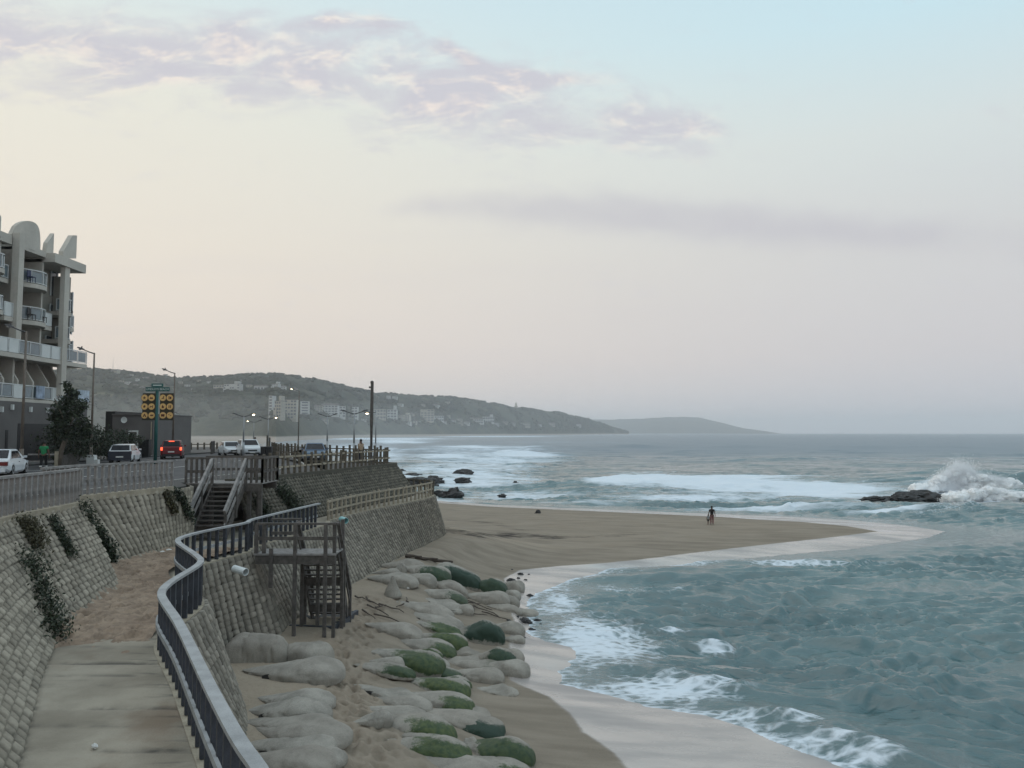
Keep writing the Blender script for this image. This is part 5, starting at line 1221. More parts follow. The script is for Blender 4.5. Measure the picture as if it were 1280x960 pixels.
balcony(fx(27)+.05, fx(62), Z4, 1.0, 4); balcony(fx(27)+.05, fx(62), Z3, 1.0, 4)
balcony(fx(-22), fx(6), Z4+.35, 1.0, 4); balcony(fx(-22), fx(6), Z3+.2, 1.0, 4)
balcony(fx(7)+.1, fx(19)-.02, Z4, 0, 2, X=XF-.6); balcony(fx(7)+.1, fx(27), Z3, 0, 2, (0,1), X=XF-.15)
balcony(fx(62)+.05, fx(71.6), Z3, 0, 1, (0,), X=XF-.4); balcony(fx(78.6), fx(92), Z4-1.45, .7, 2, back=1.8); balcony(fx(78.6), fx(92), Z3-.9, .7, 2, back=1.8)
balcony(fx(93), fx(97.5), Z4-2.6, .0, 1, X=XF-.3); balcony(fx(93), fx(97.5), Z3-2.2, .0, 1, X=XF-.3)
balcony(38, fx(106), Z2, 0, 22, (1,2,5,6,9,10,13,14,17,18), X=XF+.35, back=2.0)
balcony(38, fx(109), Z1, 0, 24, (0,3,6,10,13,16,20), X=XF+.1, back=2.0)
for px in (-16,-2,12,30,49,68,84): # raked partition walls between the lower flats
    y = fx(px); mb = MB(); mb.slab([(-39.39,y,Z1+.01),(XF-.3,y,Z1+.01),(XF-.3,y,Z1+1.4),(XF-1.3,y,Z2-.36),(-39.39,y,Z2-.36)], (0,.18,0)); mb.build('partition', M['plaster'], root)
for px, z in ((5,Z1-1.1),(18,Z1-.9),(41,Z1-1.0),(62,Z1-1.0),(86,Z1-.9)): hb('wall_lamp', M['white_panel'], [(-37.19,-37.0,fx(px,-37.2),fx(px,-37.2)+.14,z,z+.4)])
hb('garage_opening', M['black'], [(-37.25,-37.17,fx(28,-37.2),fx(104,-37.2),RZ-.1,RZ+2.9),(-37.25,-37.17,fx(-8,-37.2),fx(4,-37.2),RZ,RZ+3.3),(-37.25,-37.17,fx(13,-37.2),fx(16,-37.2),RZ,RZ+2.4)])
for px in (92,97,102): hb('window', M['glass_dark'], [(-37.24,-37.17,fx(px,-37.2),fx(px+2.6,-37.2),RZ+3.1,RZ+4.1)])
# washing / towels hung on the terrace rail
for px, px2, c, lab in ((46,56,(.30,.36,.45),'pale blue towels over the lowest hotel terrace rail, left pair'),(99,112,(.42,.48,.55),'pale blue and white towels over the terrace rail at the hotel end')):
    mb = MB(); y0, y1 = fx(px), fx(px2)
    n = 16; secs = [[(XF+.17+.03*math.sin(i*1.3), y0+(y1-y0)*i/n, z) for z in (Z1+.1,Z1+1.1)]+[(XF+.21+.03*math.sin(i*1.3), y0+(y1-y0)*i/n, z) for z in (Z1+1.1,Z1+.1)] for i in range(n+1)]
    mb.loft(secs); tag(mb.build('towels', mat('towel_'+str(px), c, .9, .4, 2.2), loc=secs[0][0]), lab, 'towels')
# plastic chair on a balcony
def chair(px, z, m, label):
    y = fx(px); x = XF+.35; root_ = thing('balcony_chair', label, 'chair', (x,y,z))
    mb = MB(); mb.box((x,y,z+.42), (.45,.45,.05)); mb.build('seat', m, root_)
    mb = MB(); mb.box((x-.2,y,z+.7), (.05,.45,.5)); mb.build('backrest', m, root_)
    for a_ in (-.19,.19):
        for b_ in (-.19,.19): mb = MB(); mb.box((x+a_,y+b_,z+.2), (.04,.04,.4)); mb.build('leg', m, root_)
navy = mat('navy_plastic', (.02,.03,.08), .5, .2, 5)
chair(32, Z4, navy, 'dark blue chair on the top curved hotel balcony'); chair(34, Z3, M['black'], 'left dark chair on the second curved hotel balcony'); chair(48, Z3, M['black'], 'right dark chair on the second curved hotel balcony')

# ---------------------------------------------------------------- grey single-storey annex
D0 = 76; lx = lambda px, D=D0: atd(px, 541, D).x; lz = lambda py, D=D0: atd(640, py, D).z
root = thing('annex_building', 'low dark grey flat-roofed building beyond the hotel', 'building', (lx(165), D0, RZ))
hb('wall', M['plaster_dark'], [(lx(140),lx(191.5),D0,D0+9,RZ-.2,lz(519))], root); hb('side_block', M['black'], [(lx(128),lx(139.6),D0+.5,D0+8,RZ-.2,lz(514))], root)
hb('parapet_coping', M['plaster_dark'], [(lx(139.7),lx(192),D0-.12,D0+9.1,lz(519)+.01,lz(519)+.14)], root)
d_ = hb('door', M['plaster_dark'], [(lx(162.5),lx(171.5),D0-.06,D0-.01,RZ,lz(540))], root)
hb('door_frame', M['white_panel'], [(lx(161),lx(162.4),D0-.12,D0-.01,RZ,lz(538)),(lx(171.6),lx(173),D0-.12,D0-.01,RZ,lz(538)),(lx(162.41),lx(171.59),D0-.12,D0-.01,lz(540)+.01,lz(538))], root)
hb('drainpipe', M['concrete'], [(lx(189),lx(189.8),D0-.15,D0-.03,RZ,lz(527))], root)
p = Vector((lx(156.5), D0-.2, lz(525))); mb = MB(); n = 18
mb.loft([[(p.x+r_*math.cos(t*2*PI/n), p.y-y_, p.z+r_*math.sin(t*2*PI/n)) for t in range(n)] for r_, y_ in ((.05,0),(.22,.03),(.31,.12),(.30,.13),(.2,.06),(.02,.04))]); mb.bar((p.x,p.y,p.z),(p.x,p.y+.19,p.z-.1),.05,.05); tag(mb.build('satellite_dish', M['white_panel'], loc=p), 'white satellite dish on the dark grey annex wall', 'satellite dish')
p = atd(181, 575, 70); mb = MB(); mb.box((p.x,70,RZ+.75), (.85,.5,1.5)); mb.box((p.x,70,RZ+1.55), (.95,.6,.1)); tag(mb.build('utility_box', M['black'], loc=(p.x,70,RZ)), 'dark metal utility box against the annex corner', 'utility box')

# ---------------------------------------------------------------- tree and shrubs by the hotel
def tree(px, D, htop, label):
    b0 = atd(px, 576, D); b0.z = RZ; root = thing('dense_tree', label, 'tree', b0)
    mb = MB(); top = b0+Vector((.45,.2,2.3)); mb.tube([b0, b0+Vector((.12,.1,1.1)), top], .17, 8, .12)
    r_ = np.random.default_rng(3); tips = []
    for a in range(9):
        d = Vector((r_.normal(0,.8), r_.normal(0,.8), r_.uniform(.5,1.4))).normalized(); q = top+d*r_.uniform(1.2,2.4); mb.tube([top, top+d*.8+Vector((0,0,.1)), q], .07, 6, .03); tips.append(q)
    mb.build('trunk', M['bark'], root, smooth=True)
    mb = MB()
    lobes = [((-.9,0,1.3),.62),((.1,.3,2.0),.75),((.9,0,1.2),.7),((-1.5,.2,.2),.55),((-.4,-.5,.4),.8),((1.2,-.2,.3),.66),((1.7,.3,-.3),.45),((.3,.2,2.9),.45),((-1.3,0,-.7),.4),((.3,-.6,-.4),.6),((-.6,.4,2.2),.4)]
    for c, s in lobes:
        for _ in range(5): leaves(mb, top+Vector((c[0]*.56,c[1]*.56,c[2]*.80))+Vector((r_.normal(0,s*.34), r_.normal(0,s*.34), r_.normal(0,s*.45)+.3)), (s*.27,s*.27,s*.28), 70, .12, r_)
    mb.build('crown', M['leaf'], root)
tree(73, 50.0, 470, 'dark bushy tree with leaning pale trunk in front of the hotel')
def bush(px, D, w, h, label, m='leaf', seed=1):
    p = atd(px, 576, D); p.z = RZ; r_ = np.random.default_rng(seed); W = w*D/F; mb = MB(); root = thing('shrub', label, 'shrub', p)
    ms = MB()
    for _ in range(7): ms.tube([p, p+Vector((r_.normal(0,W*.2), r_.normal(0,.3), h*.7))], .03, 5, .012)
    ms.build('stem', M['bark'], root)
    for _ in range(int(26*max(1,W/1.6))):
        u = r_.uniform(-.5,.5); leaves(mb, p+Vector((u*W, r_.normal(0,.4), h*(.2+.75*r_.random()*(1-1.4*u*u)))), (.22,.2,.18), 34, .10, r_)
    mb.build('foliage', M[m], root)
bush(93, 52, 44, 2.3, 'dark low shrub under the bushy tree', seed=2); bush(72, 53.5, 40, 2.9, 'dark shrub mass behind the leaning trunk of the bushy tree', seed=6); bush(134, 61, 40, 2.6, 'dark shrub between the brown lamp post and the pale hatchback', seed=7); bush(120, 58, 34, 2.1, 'dark shrub behind the brown lamp post', seed=3); bush(150, 66, 40, 2.5, 'dark rounded shrub beside the annex door', seed=4); bush(112, 62, 34, 2.8, 'taller dark shrub against the podium end', seed=5)
p0 = atd(36,577,50); p1 = atd(96,577,52)
root = thing('low_wall', 'low dark wall with pale rails along the parking edge', 'wall', (p0.x,50,RZ))
mb = MB(); mb.bar((p0.x+1.9,50,RZ+.3), (p1.x,52,RZ+.3), .25, .9); mb.build('wall_block', M['timber_dark'], root)
for z in (RZ+.35, RZ+.8): mb = MB(); mb.bar((p0.x,49.9,z), (p0.x+1.85,49.9,z), .06, .1); mb.build('rail', M['timber_grey'], root)
mb = MB(); mb.box((p0.x+1.87,49.95,RZ+.45), (.2,.3,1.1)); mb.build('post', M['concrete'], root)
# ---------------------------------------------------------------- street lamps
def lamp_head(mb_p, root, a, d, lit, L=.55):
    d = Vector(d).normalized(); s = d.cross(Vector((0,0,1))).normalized(); u = s.cross(d)
    secs = []
    for t, w, h in ((0,.05,.04),(.15,.11,.07),(.5,.15,.09),(.85,.12,.07),(1,.05,.03)):
        c = a+d*L*t; secs.append([c-s*w-u*h*.3, c-s*w*.7+u*h, c+s*w*.7+u*h, c+s*w-u*h*.3, c-u*h*.5])
    mb = MB(); mb.loft(secs); hd = mb.build('lamp_head', M['lamp_dark'], root)
    mb = MB(); c = a+d*L*.55-u*.06; mb.ball(c, .13 if lit else .10, 8, 5, (1,1,.6)); ln = mb.build('lens', M['lamp_lit'] if lit else M['lamp_off'], root); ln.parent = hd
def street_lamp(px, pytop, D, label, kind='single', lit=(), m='steel_pole', arm=1.25, r=.085, zb=None):
    t = atd(px, pytop, D); zb = RZ-.1 if zb is None else zb; root = thing('street_lamp', label, 'street lamp', (t.x, D, zb), group='street lamps')
    mb = MB(); mb.tube([(t.x,D,zb),(t.x,D,zb+1.4)], r*1.35, 10); mb.tube([(t.x,D,zb+1.4),(t.x,D,t.z)], r, 10, r*.62); mb.build('pole', M[m], root, smooth=True)
    dirs = {'single': ((-1,0,.36),), 'double': ((-1,0,.28),(1,0,.28)), 'leftarm': ((-1,0,-.05),)}[kind]
    for i, d in enumerate(dirs):
        d = Vector(d).normalized(); T0 = Vector((t.x,D,t.z-.06)); e = T0+d*arm*.62
        mb = MB(); mb.tube([T0, T0+d*arm*.3-Vector((0,0,.02)), e], r*.55, 8, r*.4); mb.build('arm', M['lamp_dark'], root)
        lamp_head(None, root, e, d, i in lit)
        if kind == 'single': mb = MB(); mb.tube([e+d*.2+Vector((0,0,.08)), e+d*.2+Vector((0,0,.2))], .05, 6); mb.build('photocell', M['lamp_dark'], root)
street_lamp(33,414,43.5,'tall brown street lamp standing beside the white sedan at the left','single'); street_lamp(118,441,55,'tall brown street lamp in front of the shrubs and the white box','single')
street_lamp(218.5,466,73,'tall brown street lamp just right of the green beach sign','single'); street_lamp(374,488.5,105,'tall thin street lamp rising behind the blue car','single', (0,), r=.08)
street_lamp(226,518,150,'faint slender street lamp beyond the brown lamp by the sign','single', m='galv', r=.07)
street_lamp(305,520,73,'grey twin-arm street lamp in front of the white cars, right head lit','double', (1,), 'galv', arm=1.0)
street_lamp(317.5,527.5,112,'small distant twin-arm street lamp over the standing dark figure, left head lit','double', (0,), 'galv', arm=1.0)
street_lamp(335.5,523.5,92,'twin-arm street lamp beside the dark litter bins, right head lit','double', (1,), 'galv', arm=1.0)
street_lamp(409.5,520,84,'unlit twin-arm street lamp behind the fence right of the blue car','double', (), 'galv', arm=.95)
street_lamp(443,516.5,68,'unlit twin-arm street lamp left of the tall dark post','double', (), 'galv', arm=1.15)
street_lamp(470,514.5,66,'thin lamp behind the tall dark post with one bright glowing head','leftarm', (0,), 'galv', arm=.75, r=.06)
street_lamp(206.5,534,130,'low glowing lamp seen between the sign post and red car','leftarm', (0,), 'galv', arm=.9, r=.06)
D = 54.2; t = atd(465, 478, D); mb = MB(); mb.tube([(t.x,D,RZ-.1),(t.x,D,RZ+3),(t.x+.02,D,t.z)], .13, 10, .105); mb.ball((t.x,D,t.z), .13, 8, 5); mb.box((t.x-.14,D,t.z-.35), (.14,.14,.12)); tag(mb.build('wooden_post', M['timber_dark'], loc=(t.x,D,RZ)), 'tall dark wooden post at the corner of the promenade fence', 'post')

# ---------------------------------------------------------------- beach sign with round symbols
D = 57; t = atd(196.8, 480, D); X0 = t.x
root = thing('beach_sign', 'green post sign with twelve round yellow symbols and name boards', 'sign', (X0, D, RZ))
mb = MB(); mb.tube([(X0,D,RZ-.1),(X0,D,t.z-.2)], .12, 12); mb.build('post', M['sign_green'], root, smooth=True)
sxy = lambda px, py: (atd(px, py, D-.16).x, atd(px, py, D-.16).z)
def board(x0, y0, x1, y1, m, name, dy=-.14, th=.05):
    a_, b_ = sxy(x0, y1), sxy(x1, y0); mb = MB(); mb.box(((a_[0]+b_[0])/2, D+dy, (a_[1]+b_[1])/2), (b_[0]-a_[0], th, b_[1]-a_[1])); return mb.build(name, m, root)
for (x0, x1) in ((177.5,194.6),(199.4,217.2)): board(x0, 491.5, x1, 525.3, M['sign_dark'], 'symbol_board')
nb_ = board(182, 484, 212, 489.2, M['sign_green'], 'name_board', -.15); tb = board(189.5, 479.4, 204.2, 483.8, M['sign_green'], 'top_board', -.17)
def text(s, px, py, h, parent, m, dy=-.19):
    cu = bpy.data.curves.new('lettering', 'FONT'); cu.body = s; cu.size = h; cu.align_x = 'CENTER'; cu.align_y = 'CENTER'; cu.extrude = .004; cu.materials.append(M[m])
    tmp = bpy.data.objects.new('lettering', cu); COL.objects.link(tmp); bpy.context.view_layer.update(); me = bpy.data.meshes.new_from_object(tmp.evaluated_get(bpy.context.evaluated_depsgraph_get())); bpy.data.objects.remove(tmp)
    me.materials.clear(); me.materials.append(M[m]); o = bpy.data.objects.new('lettering', me); COL.objects.link(o); o.parent = parent
    q = sxy(px, py); o.location = (q[0]-X0, dy, q[1]-RZ); o.rotation_euler = (PI/2, 0, 0)
text('UMDLOTI BEACH', 197, 486.6, .215, nb_, 'sign_white'); 
q0, q1 = sxy(191.5,481), sxy(202.2,482.2); mb = MB(); mb.box(((q0[0]+q1[0])/2, D-.2, (q0[1]+q1[1])/2), (q1[0]-q0[0], .01, q0[1]-q1[1])); o = mb.build('pale_stripe', M['sign_white'], root); o.parent = tb
def disc(px, py, r, m, name, y, n=22, r0=0):
    q = sxy(px, py); mb = MB()
    mb.loft([[(q[0]+rr*math.cos(k*2*PI/n), yy, q[1]+rr*math.sin(k*2*PI/n)) for k in range(n)] for rr, yy in ((r,y+.02),(r,y))]); return mb.build(name, m, root)
SH = {  # polygons in a unit disc
 'star': [[(0,.6),(.12,.15),(.6,.2),(.2,-.05),(.4,-.55),(0,-.2),(-.4,-.55),(-.2,-.05),(-.6,.2),(-.12,.15)]],
 'hill': [[(-.62,-.35),(-.25,.35),(-.05,.0),(.2,.3),(.62,-.35)]],
 'swim': [[(-.5,-.3),(.0,.0),(.2,.5),(.5,.45),(.25,-.1),(.5,-.35)]],
 'block': [[(-.35,-.5),(-.35,.5),(-.1,.5),(-.1,-.5)],[(0,-.4),(0,.35),(.5,.35),(.5,-.4)]],
 'bird': [[(-.4,-.1),(-.2,.35),(.2,.4),(.4,.1),(.1,-.35),(-.2,-.4)]],
 'dog': [[(-.5,.2),(-.3,.1),(.2,.1),(.35,.45),(.55,.3),(.4,-.05),(.4,-.55),(.28,-.55),(.2,-.15),(-.3,-.15),(-.4,-.55),(-.52,-.55)]],
 'flame': [[(-.3,-.5),(-.35,.0),(0,.6),(.15,.15),(.4,.0),(.35,-.5)]],
 'people': [[(-.35,-.5),(-.35,.4),(-.1,.4),(-.1,-.5)],[(.1,-.5),(.1,.4),(.38,.4),(.38,-.5)]],
 'tent': [[(-.55,-.5),(-.1,.5),(.1,.5),(.6,-.5),(.25,-.5),(0,.05),(-.25,-.5)]],
 'fish': [[(-.55,.0),(-.1,.32),(.2,.12),(.55,.35),(.55,-.35),(.2,-.12),(-.1,-.32)]],
 'bus': [[(-.55,-.35),(-.55,.4),(.55,.4),(.55,-.35),(.35,-.35),(.35,-.5),(.2,-.5),(.2,-.35),(-.2,-.35),(-.2,-.5),(-.35,-.5),(-.35,-.35)]],
 'arrows': [[(-.6,.2),(-.1,.35),(-.1,.05)],[(.6,-.1),(.1,.1),(.1,-.3)]]}
keys = ['star','hill','swim','block','bird','dog','flame','people','tent','fish','bus','arrows']
i = 0
for py in (497.3, 508.2, 519.2):
    for px in (181, 189.8, 203.9, 212.6):
        rim = disc(px, py, .262, M['sign_brown'], 'symbol_rim', D-.20); f1 = disc(px, py, .235, M['sign_yellow'], 'symbol_face', D-.215); f1.parent = rim
        q = sxy(px, py); mb = MB()
        for poly in SH[keys[i]]: mb.slab([(q[0]+x*.235, D-.225, q[1]+z*.235) for x, z in poly], (0,.012,0))
        s_ = mb.build('symbol', M['sign_brown'], root); s_.parent = rim; i += 1

# ---------------------------------------------------------------- cars
def car(name, label, x, y, rz, body, L=4.3, W=1.74, H=1.45, kind='sedan', tail_lit=False, zb=None, lights=False, cat='car'):
    root = thing(name, label, cat, (x, y, RZ-.10 if zb is None else zb), rz, local=True)
    hw = W/2; hl = L/2; hb_ = {'sedan': .93, 'hatch': .95, 'suv': 1.08}[kind]; gc = {'sedan': .17, 'hatch': .17, 'suv': .22}[kind]
    # lower body: lofted along the length (y forward)
    if kind == 'sedan': prof = [(-1,.52,.62,.80),(-.97,.34,.88,.93),(-.82,gc+.04,.97,.97),(-.45,gc,1.0,1.0),(.0,gc,1.0,.99),(.35,gc,1.0,.97),(.62,gc+.02,.98,.90),(.86,gc+.06,.93,.82),(.97,.34,.82,.74),(1,.48,.68,.66)]
    else: prof = [(-1,.50,.80,.97),(-.98,.34,.93,1.0),(-.85,gc+.04,.98,1.0),(-.45,gc,1.0,1.0),(.0,gc,1.0,.99),(.35,gc,1.0,.97),(.62,gc+.02,.98,.93),(.86,gc+.06,.94,.88),(.97,.36,.84,.80),(1,.50,.70,.70)]
    secs = []
    for t, z0, k, zt in prof:
        w = hw*k; zt = zt*hb_ if zt > z0/hb_ else z0+.1; zm = z0+(zt-z0)*.55
        secs.append([(-w*.9,t*hl,z0),(-w,t*hl,z0+.10),(-w*1.0,t*hl,zm),(-w*.94,t*hl,zt-.03),(-w*.80,t*hl,zt),(w*.80,t*hl,zt),(w*.94,t*hl,zt-.03),(w,t*hl,zm),(w,t*hl,z0+.10),(w*.9,t*hl,z0)])
    mb = MB(); mb.loft(secs); mb.build('body', body, root, smooth=False, bevel=0)
    g = {'sedan': [(-.80,.0),(-.46,1),(.12,1),(.52,.0)], 'hatch': [(-.97,.0),(-.80,.92),(.10,1),(.52,.0)], 'suv': [(-.98,.0),(-.84,.96),(.10,1),(.46,.0)]}[kind]
    gh = H-hb_*.97
    def gsec(t, k):
        z = hb_*.95; zt = z+max(.02, gh*k); w0, w1 = hw*.92, hw*(.92-.18*k)
        return [(-w0,t*hl,z),(-w1,t*hl,zt-.04*k),(-w1*.86,t*hl,zt),(w1*.86,t*hl,zt),(w1,t*hl,zt-.04*k),(w0,t*hl,z)]
    mb = MB(); mb.loft([gsec(t, k) for t, k in g]); mb.build('cabin', body, root)
    z0, z1 = hb_*.95+.06, hb_*.95+gh-.09
    def pane(name, pts, off):
        mb = MB(); mb.slab(pts, off); mb.build(name, M['car_glass'], root)
    def yz(i, f_):   # along the slope between stations i and i+1
        (ta, ka), (tb, kb) = g[i], g[i+1]; return ta*hl+(tb-ta)*hl*f_, hb_*.95+gh*(ka+(kb-ka)*f_)
    def wat(z): return hw*(.92-.18*(z-hb_*.95)/gh)
    for i, fa, fb, nm, o_ in ((2,.14,.90,'windscreen',.012),(0,.12,.90,'rear_window',-.012)):
        ya, za = yz(i, fa); yb, zb_ = yz(i, fb)
        pane(nm, [(-wat(za)*.86,ya,za+.012),(wat(za)*.86,ya,za+.012),(wat(zb_)*.90,yb,zb_+.012),(-wat(zb_)*.90,yb,zb_+.012)], (0,o_,.012))
    for s in (-1, 1):
        y_b0 = g[0][0]*hl+(g[1][0]-g[0][0])*hl*.45; y_t0 = g[1][0]*hl+.05; y_t1 = g[2][0]*hl-.05; y_b1 = g[3][0]*hl-.28*hl; ym = -.16*hl
        for (ya, yb, ta, tb) in ((y_b0, ym-.04, y_t0, ym-.04), (ym+.04, y_b1, ym+.04, y_t1)):
            pane('side_window', [(s*(wat(z0)+.004),ya,z0),(s*(wat(z0)+.004),yb,z0),(s*(wat(z1)+.004),tb,z1),(s*(wat(z1)+.004),ta,z1)], (s*.012,0,0))
        mb = MB(); mb.box((s*(hw+.09), y_b1+.12, hb_+.06), (.16,.10,.12)); mb.build('wing_mirror', body, root)
        mb = MB(); mb.box((s*(hw*.985+.006), -.05*hl, hb_*.80), (.02,.16,.025)); mb.build('door_handle', M['car_glass'], root)
        # lamps
        mb = MB(); mb.add([(s*hw*.55,hl*.985,.60*hb_),(s*hw*.93,hl*.90,.66*hb_),(s*hw*.93,hl*.88,.80*hb_),(s*hw*.60,hl*.945,.76*hb_),(s*hw*.55,hl*.90,.60*hb_),(s*hw*.9,hl*.8,.66*hb_),(s*hw*.9,hl*.8,.80*hb_),(s*hw*.60,hl*.85,.76*hb_)], [(0,1,2,3),(7,6,5,4),(0,4,5,1),(1,5,6,2),(2,6,7,3),(3,7,4,0)])
        mb.v = [(q[0]*1.01, q[1]*1.012, q[2]) for q in mb.v]; mb.build('headlight', M['lamp_lit'] if lights and s < 0 else M['head'], root)
        mb = MB()
        if kind == 'sedan': mb.box((s*hw*.70, -hl*.955, hb_*.74), (hw*.42,.20,.20))
        else: mb.box((s*hw*.86, -hl*.975, hb_*.84), (hw*.18,.14,.26))
        mb.build('tail_light', M['tail_lit'] if tail_lit else M['tail_off'], root)
        for yw in (-.60, .62):
            c = (s*(hw-.10), yw*hl, .31); n = 18; R_ = .31
            mb = MB(); mb.loft([[(c[0]+s*dx, c[1]+rr*math.cos(k*2*PI/n), c[2]+rr*math.sin(k*2*PI/n)) for k in range(n)] for dx, rr in ((-.12,R_-.02),(-.10,R_),(.09,R_),(.115,R_-.03),(.115,R_-.10))])
            wh = mb.build('wheel', M['rubber'], root)
            mb = MB(); mb.loft([[(c[0]+s*dx, c[1]+rr*math.cos(k*2*PI/n), c[2]+rr*math.sin(k*2*PI/n)) for k in range(n)] for dx, rr in ((.105,R_-.10),(.122,R_-.11),(.112,.05))]); rm = mb.build('rim', M['rim'], root); rm.parent = wh
            mb = MB(); mb.loft([[(s*(hw-.02)+s*dx, c[1]+rr*math.cos(k*PI/12), c[2]+.02+rr*math.sin(k*PI/12)) for k in range(13)] for dx, rr in ((0,R_+.075),(.026,R_+.07),(.026,R_+.005),(0,R_))], cap=False); mb.build('wheel_arch', M['black'] if kind == 'suv' else body, root)
    mb = MB(); mb.box((0, hl*.985, hb_*.56), (hw*.9,.07,.14)); mb.build('grille', M['black'], root)
    mb = MB(); mb.box((0, hl*.965, .33), (hw*1.35,.14,.14)); mb.build('bumper_intake', M['black'], root)
    mb = MB(); mb.box((0, -hl*.965, .36), (hw*1.6,.16,.20)); mb.build('rear_bumper', M['black'] if kind == 'suv' else body, root)
    mb = MB(); mb.box((0, hl+.012, .42), (.5,.02,.11)); mb.build('number_plate', M['plate'], root)
    mb = MB(); mb.box((0, -hl-.022 if kind != 'sedan' else -hl-.012, hb_*.60), (.5,.02,.11)); mb.build('number_plate', M['plate'], root)
    if tail_lit: mb = MB(); mb.box((0, g[1][0]*hl-.10, H-.10), (.45,.06,.06)); mb.build('brake_light', M['tail_lit'], root)
    return root
def park(px, D): return (px-640)/F/CP*D*.999
cr = Vector((atd(12,570,40.2).x, 40.2)); th = R(19.5)
f_ = Vector((-math.sin(th), math.cos(th))); r_ = Vector((math.cos(th), math.sin(th)))
c = cr-r_*.85+f_*2.1
car('parked_car', 'silver white sedan cut off by the left edge of the view', c.x, c.y, th, M['car_white'], 4.35, 1.7, 1.43, 'sedan')
th = R(15.5); cr = Vector((atd(165,570,58).x, 58)); f_ = Vector((-math.sin(th), math.cos(th))); r_ = Vector((math.cos(th), math.sin(th))); c = cr-r_*.83+f_*1.9
h_ = car('parked_car', 'pale hatchback with dark rear window and shaded tailgate, parked by the shrubs', c.x, c.y, th, M['car_white'], 3.9, 1.68, 1.46, 'hatch')
mb = MB(); mb.slab([(-.80,-1.995,.24),(.80,-1.995,.24),(.80,-1.985,.92),(-.80,-1.985,.92)], (0,-.016,0)); mb.build('tailgate', M['tailgate_shade'], h_)  # dark panel over the pale body puts the rear's shade into colour
mb = MB(); mb.box((0,-2.02,.50),(.5,.012,.11)); mb.build('number_plate', M['plate'], h_)
car('parked_car', 'red car with glowing brake lights behind the green sign post', atd(203.5,560,67).x, 69, R(20), M['car_red'], 4.1, 1.78, 1.66, 'suv', True)
car('parked_car', 'white low sedan facing us, left of the pair of white cars', atd(281,560,77).x, 78.5, R(212), M['car_white'], 4.4, 1.78, 1.44, 'sedan')
car('parked_car', 'white sports utility car facing us behind the twin-arm lamp', atd(303,560,74).x, 75.8, R(208), M['car_white'], 4.4, 1.86, 1.68, 'suv')
car('parked_car', 'blue car facing us behind the brown pole fence', atd(384,560,60).x, 62.2, R(198), M['car_blue'], 4.2, 1.76, 1.50, 'hatch', lights=False)

# ---------------------------------------------------------------- bins, posts, white box
p = atd(329.5, 565, 72.2); mb = MB(); root = thing('litter_bin', 'dark square litter bin behind the pole fence, left one', 'bin', (p.x,72.2,RZ))
mb.box((p.x,72.2,RZ+.42), (.42,.42,.84), taper=1.08); mb.build('body', M['black'], root); mb = MB(); mb.box((p.x,72.2,RZ+.885), (.5,.5,.08)); mb.build('lid', M['lamp_dark'], root)
mb = MB(); root = thing('litter_bin', 'dark square litter bin behind the pole fence, right one', 'bin', (p.x+.52,72.3,RZ))
mb.box((p.x+.52,72.3,RZ+.42), (.42,.42,.84), taper=1.08); mb.build('body', M['black'], root); mb = MB(); mb.box((p.x+.52,72.3,RZ+.885), (.5,.5,.08)); mb.build('lid', M['lamp_dark'], root)
for px, h_, lab in ((333.8,1.95,'slim dark wooden post by the bins, taller of two'),(336.8,1.75,'slim dark wooden post by the bins, shorter of two')):
    p = atd(px, 565, 74.5); mb = MB(); mb.tube([(p.x,74.5,RZ-.1),(p.x,74.5,RZ+h_)], .09, 8, .08); tag(mb.build('wooden_post', M['timber_dark'], loc=(p.x,74.5,RZ)), lab, 'post')
p = atd(114.5, 577, 54.2); root = thing('meter_box', 'white plastic utility box at the foot of the brown lamp post', 'utility box', (p.x,54.2,RZ))
mb = MB(); mb.box((p.x,54.2,RZ+.28), (.55,.4,.56)); mb.build('box_body', M['white_panel'], root); mb = MB(); mb.box((p.x,54.2,RZ+.60), (.48,.44,.08)); mb.build('lid', M['rail_white'], root); mb = MB(); mb.box((p.x+.4,54.2,RZ+.16), (.22,.3,.32)); mb.build('side_box', M['white_panel'], root)

